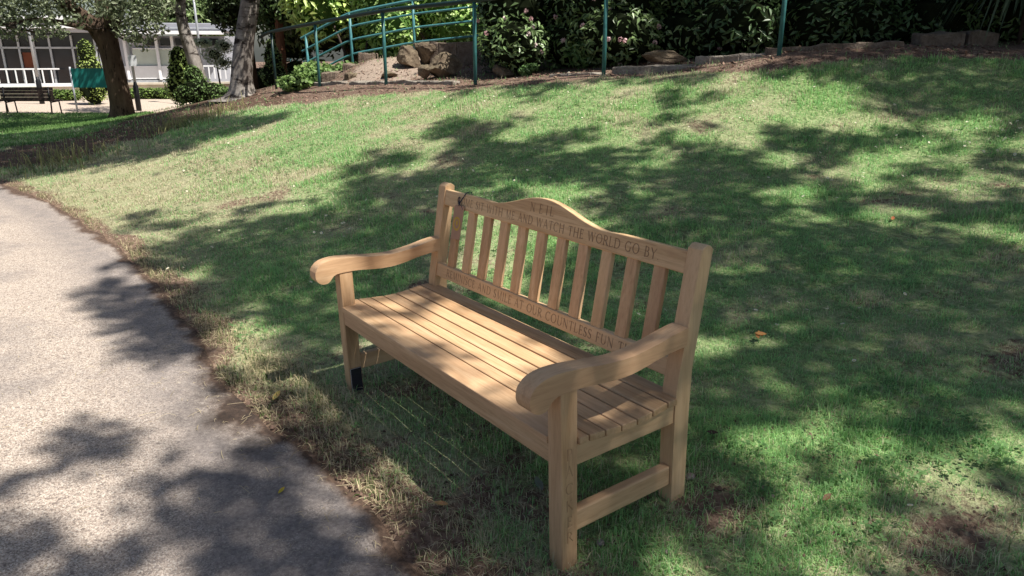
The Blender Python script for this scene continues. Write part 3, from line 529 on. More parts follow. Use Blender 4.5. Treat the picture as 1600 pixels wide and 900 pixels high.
bench = empty('memorial_bench', (0, 0, 0), 'new honey-coloured wooden memorial bench with carved lettering beside the path', 'bench')
BM = Matrix(((0.999886, -0.000159, -0.015080, 0), (-0.000159, 0.999779, -0.021023, 0), (0.015080, 0.021023, 0.999665, 0), (0, 0, 0, 1)))
bench.matrix_world = BM @ Matrix.Translation((-.8, -.25, 0))
W, T, D_ = 1.6, .0586, .0625; YR, DR, DT, ZK, SL, ZT = .4742, .066, .0507, .4535, .1985, .9172
yf = lambda z: YR + max(0, z - ZK) * SL
def build_bench():
    r = bench
    # front legs
    fl = box('front_leg', W_Z, r, 0, T, 0, D_, -.06, .5905, .0035)
    # right front leg: its outer side carries the carved name, letters one under the other
    letters = []; zc = [.3710, .3140, .2560, .1990, .1435, .0880]
    for ch, z in zip('PACKER', zc):
        wd, st = GL[ch]; h = .036
        for (p, q, w_) in st: letters.append(((D_ / 2 + (p[0] - wd / 2) * h, z + p[1] * h), (D_ / 2 + (q[0] - wd / 2) * h, z + q[1] * h), w_ * h * .95))
    us = np.linspace(0, D_, 64); carved('front_leg', W_Z, r, us, np.full(64, -.06), np.full(64, .5905), 0, T, 560, letters, lambda u, z, d: np.stack([W - d, u, z], -1), .0035, .42)
    # rear legs, canted above the seat
    for x0 in (0, W - T):
        fr = [(YR, -.08), (YR, ZK - .06), (YR + .002, ZK), (yf(.5), .5), (yf(ZT - .012), ZT - .012)]; top = []
        y0, y1 = yf(ZT), yf(ZT) + DT
        for k in range(1, 6): a = k / 6; top.append((y0 + (y1 - y0) * a, ZT - .010 + .013 * math.sin(math.pi * a) - .004 * a))
        bk = [(y1, ZT - .016), (yf(.52) + DT + .004, .52), (YR + DR + .003, ZK), (YR + DR, ZK - .08), (YR + DR, -.08)]
        prism('rear_leg', W_Z, r, fr + top + bk, x0, x0 + T, 'x', .004)
    # arms
    at = [(.516, .664), (.501, .663), (.447, .656), (.388, .645), (.33, .637), (.273, .632), (.218, .633), (.164, .638), (.111, .645), (.059, .652), (.008, .6565), (-.032, .656), (-.068, .649), (-.094, .634), (-.109, .612)]
    ab = [(-.1105, .594), (-.106, .577), (-.096, .563), (-.083, .5555), (-.068, .554), (-.055, .5565), (-.044, .564), (-.036, .574), (-.028, .583), (-.012, .5895), (.053, .5905), (.105, .587), (.158, .58), (.213, .575), (.268, .575), (.325, .582), (.384, .593), (.443, .6), (.491, .603), (.512, .604)]
    prof = [tuple(p) for p in resample(at, 43)] + [tuple(p) for p in resample(ab, 60)]
    for x0 in (-.004, W - T - .004): prism('armrest', W_Y, r, prof, x0, x0 + T + .008, 'x', .006, 3, False)
    # seat boards, laid in a shallow saddle
    tops = [(-.004, .4325), (.1005, .4325), (.1655, .4275), (.2315, .4205), (.2980, .4195), (.3655, .4255), (.4320, .4335)]
    spans = [(-.004, .0984, .433, .4335), (.1046, .1634, .432, .4265), (.1696, .2284, .4255, .4205), (.2346, .2944, .4195, .4185), (.3006, .3614, .419, .4235), (.3676, .4284, .425, .4325), (.4346, .506, .433, .433)]
    for i, (y0, y1, z0, z1) in enumerate(spans):
        bm = bmesh.new(); th = .0215
        xs0, xs1 = -.007, W + .007
        if i == 0:     # notched round the front legs
            poly = [(T + .0015, y0), (W - T - .0015, y0), (W - T - .0015, D_ + .002), (xs1, D_ + .002), (xs1, y1), (xs0, y1), (xs0, D_ + .002), (T + .0015, D_ + .002)]
        elif i == 6:   # notched round the rear legs
            poly = [(xs0, y0), (xs1, y0), (xs1, YR - .0015), (W - T - .0015, YR - .0015), (W - T - .0015, y1), (T + .0015, y1), (T + .0015, YR - .0015), (xs0, YR - .0015)]
        else: poly = [(xs0, y0), (xs1, y0), (xs1, y1), (xs0, y1)]
        zz = lambda y: z0 + (z1 - z0) * (y - y0) / (y1 - y0)
        A = [bm.verts.new((x, y, zz(y) - th)) for x, y in poly]; Bt = [bm.verts.new((x, y, zz(y))) for x, y in poly]; n = len(poly)
        bm.faces.new(A[::-1]); ft = bm.faces.new(Bt)
        sd = [bm.faces.new((A[k], A[(k + 1) % n], Bt[(k + 1) % n], Bt[k])) for k in range(n)]
        bmesh.ops.bevel(bm, geom=list(ft.edges), offset=.0035, segments=3, affect='EDGES', profile=.5, clamp_overlap=True)
        bm_obj('seat_board', bm, W_X, r)
    # rails under the seat; the front one has a bead along its top
    bm = bmesh.new(); bm_box(bm, T, W - T, .0015, .028, .347, .4085); bevel(bm, .003)
    bm_obj('front_rail', bm, W_X, r)
    box('rear_rail', W_X, r, T, W - T, YR + .012, YR + .04, .345, .409, .002)
    for x0, x1 in ((.0053, .0353), (W - .0353, W - .0053)):
        prism('side_rail', W_Y, r, [(D_, .3405), (YR, .3405), (YR, .4095), (.43, .4085), (.36, .4005), (.3, .3965), (.23, .3965), (.165, .4015), (.1, .4085), (D_, .4095)], x0, x1, 'x', .002)
    box('middle_support', W_Y, r, W / 2 - .02, W / 2 + .02, .03, YR + .01, .35, .392, .002)
    for x0, x1 in ((.010, .045), (W - .045, W - .010)): box('stretcher', W_Y, r, x0, x1, D_, YR, .1075, .180, .006)
    # back: crested top rail, lower rail and eleven slats
    us = np.linspace(T, W - T, 1190)
    crest = .8925 + .0600 * np.where(np.abs(us - .8) < .335, .5 * (1 + np.cos(np.pi * (us - .8) / .335)), 0) ** .92 - .004 * np.exp(-((np.abs(us - .8) - .36) / .05) ** 2)
    txt = lay_text('COME SIT WITH ME AND WATCH THE WORLD GO BY.', .168, 1.432, .8405, .0335) + lay_text('NEIL', .715, .885, .8925, .0345)
    F0 = .004
    def fr_back(u, z, d):
        y = YR + (z - ZK) * SL + F0; c = 1 / math.sqrt(1 + SL * SL); return np.stack([u, y + d * c, z - d * SL * c], -1)
    carved('top_rail', W_XL, r, us, np.full(1190, .8205), crest, 0, .032, 100, txt, fr_back, .004)
    txt = lay_text('REMINISCE AND SMILE AT OUR COUNTLESS FUN TIMES', .150, 1.45, .5005, .034)
    carved('lower_rail', W_XR, r, us, np.full(1190, .4863), np.full(1190, .5487), 0, .03, 48, txt, fr_back, .004)
    for k in range(11):
        c = .1665 + .1268 * k; w2 = .0265
        z0, z1 = .546, .824; bm = bmesh.new(); vs = bm_box(bm, c - w2, c + w2, 0, .021, z0, z1)
        for v in bm.verts: y = v.co.y; v.co.y = YR + (v.co.z - ZK) * SL + F0 + .004 + y
        bevel(bm, .004, 2); bm_obj('back_slat', bm, W_Z, r)
    # dark blue plate at the foot of the far front leg, pale along two edges
    bm = bmesh.new(); bm_box(bm, T + .0005, T + .0045, .004, D_ - .004, -.01, .128); pl = bm_obj('foot_plate', bm, M_BLUE, r); pl['label'] = 'dark blue plate on the inner foot of the far front leg'
    bm = bmesh.new(); bm_box(bm, T + .0046, T + .0060, .003, .0055, -.01, .128); bm_box(bm, T + .0046, T + .0060, .0056, D_ - .006, .1262, .128); bm_obj('plate_edge', bm, M_EDGE, pl)
build_bench()
def build_tag():
    """brown card label hung on the top rail with a dark cord"""
    def bp(x, z, d=0.0):
        y = YR + (z - ZK) * SL + F0; return Vector((x, y - d, z))
    F0 = .004
    MW = bench.matrix_world.copy()
    t = bpy.data.objects.new('hanging_tag', None); COL.objects.link(t); t.matrix_world = MW @ Matrix.Translation(bp(.2, .83, .006)); tag(t, 'brown card tag with yellow ring emblem tied to the bench top rail', 'tag')
    L = (Matrix.Translation(bp(.2, .83, .006))).inverted()
    def quad_card(name, mat, pts, th, par):
        bm = bmesh.new(); A = [bm.verts.new(L @ bp(x, z, .006)) for x, z in pts]; Bv = [bm.verts.new(L @ bp(x, z, .006 + th)) for x, z in pts]; n = len(pts)
        bm.faces.new(A); bm.faces.new(Bv[::-1])
        for i in range(n): bm.faces.new((A[i], A[(i + 1) % n], Bv[(i + 1) % n], Bv[i]))
        return bm_obj(name, bm, mat, par)
    card = quad_card('card', M_TAGM, [(.160, .678), (.238, .690), (.246, .832), (.236, .842), (.172, .838), (.163, .828)], .0012, t)
    # emblem: a ring with a small keyhole figure inside
    cx, cz = .2, .756; R1, R2 = .030, .021; V = []; Fc = []; n = 32
    for i in range(n):
        a = 2 * math.pi * i / n
        for R in (R1, R2): V.append(L @ bp(cx + R * math.cos(a), cz + 1.05 * R * math.sin(a), .0078))
    for i in range(n): Fc.append((2 * i, 2 * i + 1, 2 * ((i + 1) % n) + 1, 2 * ((i + 1) % n)))
    b = len(V)
    for i in range(14): a = 2 * math.pi * i / 14; V.append(L @ bp(cx + .0085 * math.cos(a), cz + .004 + .012 * math.sin(a), .0078))
    Fc.append(tuple(range(b, b + 14)))
    pymesh('emblem', V, Fc, M_YEL, card)
    loop = [bp(.2, .838, .008), bp(.212, .858, .009), bp(.232, .884, .006), bp(.236, .899, -.004), bp(.237, .896, -.030), bp(.235, .85, -.036)]
    knot = [bp(.205, .842, .009), bp(.196, .855, .01), bp(.192, .87, .009), bp(.199, .876, .008), bp(.205, .862, .01), bp(.2, .845, .009)]
    tail = [bp(.203, .848, .009), bp(.222, .838, .008), bp(.238, .822, .006), bp(.25, .8195, .003)]
    tubes('cord', M_STRING, t, [([L @ Vector(p) for p in resample([tuple(q) for q in loop], 14)], .0022), ([L @ Vector(p) for p in resample([tuple(q) for q in knot], 12)], .0022), ([L @ Vector(p) for p in resample([tuple(q) for q in tail], 8)], .0013)], True, 6)
build_tag()

# ------------------------------------------------------------------ foliage tools
def leaves(C, N_, L, Wd, col, droop=.25, fold=.25, twist=1.0):
    """arrays for folded four-cornered leaves at C with outward normals N_"""
    n = len(C); r = RNG.normal(size=(n, 3)) * twist; nn = N_ + .55 * RNG.normal(size=(n, 3)); nn /= np.linalg.norm(nn, axis=1)[:, None] + 1e-9
    d = np.cross(nn, r); d /= np.linalg.norm(d, axis=1)[:, None] + 1e-9; s = np.cross(nn, d)
    L = (L * RNG.uniform(.65, 1.25, n))[:, None]; w = (Wd * RNG.uniform(.7, 1.2, n))[:, None] / 2
    b = C - d * L * .5; m = C + nn * fold * w; tip = C + d * L * .5 - nn * L * droop
    V = np.stack([b, m + s * w - d * L * .05, tip, m - s * w - d * L * .05], 1)
    return V.reshape(-1, 3), np.repeat(col, 4, 0)
def leaf_mesh(name, V, C, mat, parent=None):
    n = len(V) // 4; b = np.arange(n)[:, None] * 4
    return fastmesh(name, V, [b + np.array([[0, 1, 2]]), b + np.array([[0, 2, 3]])], mat, parent, np.clip(C, 0, 1))
def clump_points(blobs, n, shell=.35, up=.35):
    """points and outward normals on lumpy ellipsoids; blobs: (centre, radii)"""
    vol = np.array([r[0] * r[1] + r[1] * r[2] + r[0] * r[2] for _, r in blobs]); k = RNG.choice(len(blobs), n, p=vol / vol.sum())
    d = RNG.normal(size=(n, 3)); d /= np.linalg.norm(d, axis=1)[:, None]
    c = np.array([b[0] for b in blobs], float)[k]; r = np.array([b[1] for b in blobs], float)[k]
    rad = 1 - shell * RNG.random(n) ** 1.6; lump = .85 + .3 * vnoise(d[:, 0] * 2.5 + k * 3.3, d[:, 1] * 2.5 + d[:, 2] * 1.7 + 20)
    p = c + d * r * (rad * lump)[:, None]; nn = d / r; nn /= np.linalg.norm(nn, axis=1)[:, None]; nn[:, 2] += up
    return p, nn, rad, k
def blob_cloud(center, radii, n, size, seed, flat=.75):
    rg = np.random.default_rng(seed); out = []
    for _ in range(n):
        d = rg.normal(size=3); d /= np.linalg.norm(d); q = np.array(center) + d * np.array(radii) * rg.uniform(.45, 1.0); s = size * rg.uniform(.65, 1.35); out.append((q, (s, s, s * flat)))
    return out
def mixcol(n, a, b, k=None, var=.25):
    k = RNG.random(n) if k is None else k; a = np.array(a); b = np.array(b); c = a + (b - a) * k[:, None]; return c * RNG.uniform(1 - var, 1 + var, (n, 1))
def foliage(name, blobs, n, L, Wd, ca, cb, mat, parent=None, shell=.4, droop=.25, var=.3, fold=.25, up=.35):
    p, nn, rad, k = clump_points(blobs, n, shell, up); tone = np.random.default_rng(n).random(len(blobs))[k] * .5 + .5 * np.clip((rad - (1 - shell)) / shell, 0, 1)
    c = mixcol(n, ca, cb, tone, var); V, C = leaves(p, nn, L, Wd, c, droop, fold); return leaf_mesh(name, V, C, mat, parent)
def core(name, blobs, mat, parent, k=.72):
    """solid lumps filling a bush; their colour stands in for the shade inside"""
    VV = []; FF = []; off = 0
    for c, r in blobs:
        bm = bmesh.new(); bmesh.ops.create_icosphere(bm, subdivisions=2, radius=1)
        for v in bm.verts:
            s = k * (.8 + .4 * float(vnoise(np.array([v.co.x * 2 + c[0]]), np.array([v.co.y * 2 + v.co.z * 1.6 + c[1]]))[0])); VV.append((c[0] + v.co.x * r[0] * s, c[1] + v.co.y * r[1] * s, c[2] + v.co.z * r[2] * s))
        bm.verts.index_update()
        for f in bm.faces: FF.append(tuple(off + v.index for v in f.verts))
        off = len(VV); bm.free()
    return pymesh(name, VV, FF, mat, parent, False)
M_CORE = simple('bush_inner_shade', (.012, .016, .008), 1.0, .4, 4, .3, 0)  # dark colour stands in for the unlit depths of the foliage
M_CORE2 = simple('leafy_inner_shade', (.06, .12, .03), 1.0, .5, 9, .4, 0)  # lighter green core keeps the laurels' inner shade from going black
def shrub(name, label, u, D, blobs, n, L, Wd, ca, cb, mat, group=None, cat='shrub', stems=3, shell=.4, corek=.72, slope=0.0, coremat=None, **kw):
    """blobs are (offset right, offset away, height, (radii)) around the ground point at column u"""
    g = ground(u, D); root = empty(name, g, label, cat, group)
    bl = [((RH[0] * a + FH[0] * (f + slope * z), RH[1] * a + FH[1] * (f + slope * z), z), r) for a, f, z, r in blobs]
    if corek: core('shade_core', bl, coremat or M_CORE, root, corek)
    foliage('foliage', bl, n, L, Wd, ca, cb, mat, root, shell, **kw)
    if stems:
        lst = []
        for i in range(stems):
            t = bl[i % len(bl)][0]; lst.append(([(t[0] * .15, t[1] * .15, -.1), (t[0] * .5, t[1] * .5, t[2] * .45), (t[0] * .9, t[1] * .9, t[2])], [.035, .028, .015]))
        tubes('stem', M_TWIG, root, lst, True, 6)
    return root, bl

# ------------------------------------------------------------------ handrail along the top of the mound
def polyrail(pts, k): return resample([tuple(p) for p in pts], k)
def build_handrail():
    spec = [(432, 15.2), (499.7, 13.7), (603.5, 11.8), (742.8, 10.4), (943, 9.3), (1217, 8.6)]
    base = []
    for u, D in spec: base.append(ground(u, D))
    last = base[-1] + (base[-1] - base[-2]) * .9; last = np.array([last[0], last[1], h1(last[0], last[1]) + .1])
    first = base[0] + (base[0] - base[1]) * .28; root = empty('handrail', base[3], 'dark green tubular handrail on upright posts along the top of the grass mound', 'handrail')
    o = base[3]; hs = 1.075
    for i, b in enumerate(base):
        p = b - o; tubes('post', M_DKTEAL if i < 1 else M_TEAL, root, [([p + (0, 0, -.2), p + (0, 0, .5), p + (0, 0, hs - .02)], .0255)], True, 12)
    top = [first - o + (0, 0, hs - .06)] + [b - o + (0, 0, hs) for b in base] + [last - o + (0, 0, hs)]; pts = polyrail(top, 60)
    tubes('rail', M_DKTEAL, root, [(pts, .031)], True, 12)
build_handrail()

def build_ramp_railing():
    spec = [(478, 56, 15.2), (546, 20, 14.9), (645, 0, 14.6), (760, -14, 14.2), (880, -30, 13.8)]
    tops = [P(u, v, D) for u, v, D in spec]; root = empty('ramp_railing', ground(546, 14.9), 'pale teal railing with four rails climbing beside the ramp behind the handrail', 'railing'); o = np.array(root.location)
    off = [0, .24, .48, .74]
    for t in tops: tubes('post', M_LTEAL, root, [([t - o + (0, 0, -1.35), t - o + (0, 0, -.6), t - o], .027)], True, 10)
    ext = [tops[0] + (tops[0] - tops[1]) * .12] + tops
    for k in off:
        pts = [p - o + (0, 0, -k) for p in ext]; fine = []
        for a, b in zip(pts[:-1], pts[1:]):
            for t in np.linspace(0, 1, 8)[:-1]: fine.append(a + (b - a) * t)
        fine.append(pts[-1]); fine = np.array(fine); sm = fine.copy(); sm[1:-1] = (fine[:-2] + 2 * fine[1:-1] + fine[2:]) / 4
        tubes('rail', M_LTEAL, root, [(sm, .026 if k == 0 else .02)], True, 10)
build_ramp_railing()

# ------------------------------------------------------------------ stones, kerbs and steps
def block(name, label, u0, u1, vt, vb0, vb1, D0, D1, depth, mat, cat, group=None, rough=.012, seed=0):
    """a rough block whose front foot runs from (u0, vb0) at distance D0 to (u1, vb1) at D1, vt = height of its top in the middle"""
    a = P(u0, vb0, D0); b = P(u1, vb1, D1); um = (u0 + u1) / 2; t = P(um, vt, (D0 + D1) / 2); w = np.linalg.norm((b - a)[:2]); h = max(.05, t[2] - (a[2] + b[2]) / 2); c = (a + b) / 2
    rg = np.random.default_rng(seed + int(u0)); bm = bmesh.new(); bm_box(bm, -w / 2, w / 2, 0, depth, -.25, h)
    bmesh.ops.subdivide_edges(bm, edges=[e for e in bm.edges if abs(e.verts[0].co.x - e.verts[1].co.x) > .3 * w], cuts=max(2, int(w / .18)), use_grid_fill=True)
    sl = (b[2] - a[2]) / w
    for v in bm.verts: v.co.z += sl * v.co.x + rg.normal(0, rough); v.co.y += rg.normal(0, rough)
    bevel(bm, min(.018, h * .2), 2)
    for v in bm.verts: v.co += Vector(rg.normal(0, rough * .35, 3))
    o = bm_obj(name, bm, mat, None); o.location = c.tolist(); d = b - a; o.rotation_euler = (0, 0, math.atan2(d[1], d[0])); tag(o, label, cat, group); return o
KG = 'kerb stones edging the planting bed'; SGp = 'step blocks beside the ramp'
block('step_block', 'lowest dark step block with pale top left of the steps', 502, 526, 113, 127, 127, 13.9, 13.9, .55, M_KERBD, 'step', SGp)
block('step_block', 'middle step block of the three climbing beside the ivy', 536, 553, 100, 111, 111, 14.2, 14.2, .5, M_KERBD, 'step', SGp)
block('step_block', 'topmost step block, below the ramp railing', 560, 584, 83, 98, 98, 14.6, 14.6, .5, M_KERBD, 'step', SGp)
block('stone_block', 'small squarish stone standing alone on the dirt before the steps', 539, 556, 115, 128.5, 128.5, 13.3, 13.3, .25, M_ROCK, 'stone', None, .02)
block('kerb_stone', 'short kerb left of the handrail posts near the ivy', 459, 540, 129.5, 134, 133, 14.6, 13.0, .2, M_KERB, 'kerb', KG)
block('kerb_stone', 'long straight pale kerb behind the handrail posts in front of the rocks', 544, 707, 126.8, 135, 135, 12.85, 10.85, .16, M_KERB, 'kerb', KG)
block('kerb_stone', 'low kerb just left of the tall handrail post by the leafy plant', 858, 938, 115.5, 123, 122, 9.9, 9.45, .2, M_KERB, 'kerb', KG)
block('kerb_stone', 'pale kerb stone below the flat boulder', 956, 1087, 102.5, 117, 112, 9.5, 9.2, .22, M_KERB, 'kerb', KG)
block('kerb_stone', 'kerb stone right of the flat boulder', 1086, 1203, 86.5, 101, 93, 9.35, 8.95, .22, M_KERB, 'kerb', KG)
block('kerb_stone', 'long shaded kerb right of the last handrail post', 1200, 1412, 69.5, 86, 74, 8.85, 8.7, .2, M_KERBD, 'kerb', KG)
block('stone_block', 'shaded stone block lying above the long kerb on the right', 1437, 1508, 51, 72, 70, 8.75, 8.7, .3, M_KERBD, 'stone')
block('stone_block', 'dark stone block at far right under the drooping leaves', 1514, 1560, 49, 69, 68, 8.7, 8.7, .3, M_KERBD, 'stone')
block('retaining_wall', 'low brown retaining wall in shade behind the boulders', 672, 800, 66, 120, 120, 13.6, 13.2, .4, M_KERBD, 'wall')
def rock(name, label, u, v, D, rad, seed, mat=M_ROCK, cat='boulder', group=None):
    c = P(u, v, D); rg = np.random.default_rng(seed); bm = bmesh.new(); bmesh.ops.create_icosphere(bm, subdivisions=4, radius=1)
    cuts = [(rg.normal(size=3), rg.uniform(.45, .8)) for _ in range(13)]
    for w in bm.verts:
        p = np.array(w.co)
        for nrm, dd in cuts:
            nrm = nrm / np.linalg.norm(nrm); s = p @ nrm
            if s > dd: p = p - nrm * (s - dd) * .95
        f = 1 + .17 * (float(fbm(np.array([p[0] * 2.6 + seed]), np.array([p[1] * 2.6 + p[2] * 2.3]), 4)[0]) - .5) * 2
        p = p * f; q = RH.tolist(); w.co = Vector((q[0] * p[0] * rad[0] + FH[0] * p[1] * rad[1], q[1] * p[0] * rad[0] + FH[1] * p[1] * rad[1], (p[2] + .55) * rad[2]))
    o = bm_obj(name, bm, mat, None, False); o.location = c.tolist(); tag(o, label, cat, group); return o
RG_ = 'boulders beside the ramp'
rock('boulder', 'upright brown boulder on the left casting a shadow over the dirt ramp', 641, 104, 13.6, (.22, .25, .28), 3, group=RG_)
rock('boulder', 'upright rugged boulder just right of the shadow-casting one', 670, 99, 13.8, (.30, .3, .31), 8, group=RG_)
rock('boulder', 'large rounded sunlit boulder in front of the retaining wall', 693, 122, 12.2, (.33, .35, .255), 21, group=RG_)
rock('boulder', 'low dark square rock at the left foot of the large rounded boulder', 663, 123, 12.15, (.17, .2, .15), 5, group=RG_)
rock('boulder', 'small flat stone lying on the dirt left of the boulders', 608, 121, 12.9, (.2, .18, .08), 31, group=RG_)
rock('boulder', 'dark half-hidden rock at the foot of the flowering shrubs', 789, 122, 11.4, (.20, .18, .16), 14, group=RG_)
rock('boulder', 'long flat pale boulder lying on the kerb under the shrubs', 1043, 98, 9.75, (.38, .25, .10), 17, group=RG_)

# ------------------------------------------------------------------ shrubs and trees behind the rail
DKG = (.035, .07, .03); MDG = (.03, .065, .018); LTG = (.07, .13, .03); YEL = (.16, .22, .035); BRT = (.26, .32, .06)
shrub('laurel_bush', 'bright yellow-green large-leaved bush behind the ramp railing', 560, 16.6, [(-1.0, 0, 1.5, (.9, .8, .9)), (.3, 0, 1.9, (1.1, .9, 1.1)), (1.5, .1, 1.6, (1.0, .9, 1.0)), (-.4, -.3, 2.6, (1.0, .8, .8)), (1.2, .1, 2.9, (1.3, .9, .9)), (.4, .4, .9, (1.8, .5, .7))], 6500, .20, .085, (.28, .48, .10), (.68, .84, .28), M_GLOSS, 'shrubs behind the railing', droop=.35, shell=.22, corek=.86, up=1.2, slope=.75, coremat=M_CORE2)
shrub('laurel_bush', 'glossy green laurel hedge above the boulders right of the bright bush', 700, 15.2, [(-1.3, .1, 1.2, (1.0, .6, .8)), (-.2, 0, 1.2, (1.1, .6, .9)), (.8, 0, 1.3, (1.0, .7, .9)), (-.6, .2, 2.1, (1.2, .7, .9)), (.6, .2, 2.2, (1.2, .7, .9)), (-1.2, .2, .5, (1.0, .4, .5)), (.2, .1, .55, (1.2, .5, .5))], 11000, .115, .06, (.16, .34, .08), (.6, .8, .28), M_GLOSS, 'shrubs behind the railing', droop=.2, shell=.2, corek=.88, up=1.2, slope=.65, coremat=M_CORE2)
IV = [(-.45, .3, .03, (.4, .4, .18)), (-.1, .5, .08, (.4, .4, .22)), (.35, .9, .14, (.42, .4, .26)), (.75, 1.3, .2, (.42, .4, .26)), (-.3, .9, .15, (.4, .4, .25)), (.1, .8, .05, (.4, .4, .2))]
shrub('ivy_patch', 'low ivy and ferns covering the bank left of the steps', 500, 13.9, IV, 4200, .085, .07, (.06, .14, .04), (.26, .38, .12), M_LEAF, None, 'plant', stems=0, corek=.6)
rhodo = 'dark rhododendrons along the back of the bed'
def rhododendron(label, u, D, blobs, n, flowers, seed, ca=DKG, cb=(.16, .27, .10)):
    blobs = blobs + [(a * 1.05, -.25, .28, (r[0] * .85, .5, .42)) for a, f, z, r in blobs[:3]]
    root, bl = shrub('rhododendron', label, u, D, blobs, int(n * 1.7), .11, .042, ca, cb, M_GLOSS, rhodo, droop=.3, shell=.25, corek=.86, slope=.3, up=.7)
    rg = np.random.default_rng(seed)
    if flowers:
        for i in range(flowers):
            c, r = bl[rg.integers(len(bl))]; d = rg.normal(size=3); d -= np.array([FH[0], FH[1], 0]) * 1.2; d[2] = d[2] * .6 + .2; d /= np.linalg.norm(d); q = np.array(c) + d * np.array(r) * .98
            n_ = 15; dd = rg.normal(size=(n_, 3)); dd /= np.linalg.norm(dd, axis=1)[:, None]; pk = rg.random()
            V, C = leaves(q + dd * .027, dd, .04, .032, np.tile(np.array([[.82, .72 - .2 * pk, .70 - .15 * pk]]), (n_, 1)) * RNG.uniform(.8, 1.1, (n_, 1)), .1)
            leaf_mesh('blossom', V, C, M_PETAL, root)
    return root
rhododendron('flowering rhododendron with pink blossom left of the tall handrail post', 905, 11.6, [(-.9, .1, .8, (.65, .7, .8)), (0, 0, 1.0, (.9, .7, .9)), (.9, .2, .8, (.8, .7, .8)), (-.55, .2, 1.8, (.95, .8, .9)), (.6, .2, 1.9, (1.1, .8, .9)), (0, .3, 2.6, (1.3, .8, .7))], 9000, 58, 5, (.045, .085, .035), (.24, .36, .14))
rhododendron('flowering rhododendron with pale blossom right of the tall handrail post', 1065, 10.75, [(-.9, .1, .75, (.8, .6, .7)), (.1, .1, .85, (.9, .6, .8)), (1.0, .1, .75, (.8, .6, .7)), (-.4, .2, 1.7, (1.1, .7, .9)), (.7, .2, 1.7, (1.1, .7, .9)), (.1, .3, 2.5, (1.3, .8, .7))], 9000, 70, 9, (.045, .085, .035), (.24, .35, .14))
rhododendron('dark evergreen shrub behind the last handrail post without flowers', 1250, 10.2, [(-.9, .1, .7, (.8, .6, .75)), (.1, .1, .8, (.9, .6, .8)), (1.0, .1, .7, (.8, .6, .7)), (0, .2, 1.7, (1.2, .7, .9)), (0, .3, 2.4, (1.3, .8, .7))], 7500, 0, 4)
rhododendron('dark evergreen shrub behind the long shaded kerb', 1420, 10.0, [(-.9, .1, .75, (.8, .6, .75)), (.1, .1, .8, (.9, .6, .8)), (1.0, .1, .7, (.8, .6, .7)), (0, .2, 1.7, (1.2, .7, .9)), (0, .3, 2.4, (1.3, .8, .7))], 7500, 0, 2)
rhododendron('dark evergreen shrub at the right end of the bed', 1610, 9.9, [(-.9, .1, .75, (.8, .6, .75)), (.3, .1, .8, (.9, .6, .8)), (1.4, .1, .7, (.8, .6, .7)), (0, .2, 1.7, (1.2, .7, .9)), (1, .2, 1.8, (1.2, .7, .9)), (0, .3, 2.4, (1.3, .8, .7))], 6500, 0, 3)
shrub('leafy_plant', 'fresh green leafy plant beside the tall handrail post at the foot of the shrubs', 925, 10.9, [(-.1, 0, .22, (.28, .25, .22)), (.2, .1, .3, (.3, .25, .28)), (0, .2, .52, (.3, .25, .3)), (.32, .1, .14, (.25, .2, .16))], 900, .13, .05, (.08, .18, .05), (.25, .38, .14), M_LEAF, None, 'plant', stems=0, corek=.5, droop=.4)
shrub('leafy_plant', 'small sprig of green leaves beside the dark half-hidden rock', 822, 10.9, [(0, 0, .08, (.13, .1, .07)), (.08, 0, .13, (.1, .08, .06))], 150, .07, .045, (.06, .13, .04), (.13, .22, .08), M_LEAF, None, 'plant', stems=0, corek=0)
shrub('leafy_plant', 'grey-green little bush under the flowering shrub beside the railing', 770, 12.0, [(0, 0, .3, (.3, .25, .28))], 500, .06, .03, (.02, .04, .02), (.07, .1, .06), M_LEAF, None, 'plant', stems=0, corek=.6)
# drooping long-leaved shrub at the right edge of the picture
def drooping():
    g = ground(1590, 8.9); root = empty('drooping_shrub', g, 'dark shrub with long drooping strap leaves at the right edge above the bed', 'shrub'); V = []; C = []; n = 1700
    az = RNG.random(n) * 6.28; el = RNG.uniform(.2, 1.2, n); z0 = RNG.uniform(.45, 2.4, n); L = RNG.uniform(.4, .85, n); k = RNG.random(n)
    base = np.stack([np.cos(az) * .25, np.sin(az) * .25, z0], -1); d = np.stack([np.cos(az), np.sin(az), np.zeros(n)], -1); s = np.stack([-np.sin(az), np.cos(az), np.zeros(n)], -1) * .02
    p0 = base; p1 = base + d * (L * .55)[:, None] + np.array([0, 0, 1]) * (L * .15)[:, None]; p2 = p1 + d * (L * .35)[:, None] - np.array([0, 0, 1]) * (L * .75 * el)[:, None]
    Vv = np.stack([p0 - s * .5, p0 + s * .5, p1 + s, p1 - s, p2], 1).reshape(-1, 3); b = np.arange(n)[:, None] * 5; c = np.stack([.06 + .07 * k, .09 + .09 * k, .05 + .05 * k], -1)
    fastmesh('foliage', Vv, [b + np.array([[0, 1, 2, 3]]), b + np.array([[3, 2, 4]])], M_LEAF, root, np.repeat(c, 5, 0)); tubes('stem', M_TWIG, root, [([(0, 0, -.1), (.05, 0, 1.2), (.02, .05, 2.4)], [.025, .02, .012])], True, 8)
drooping()

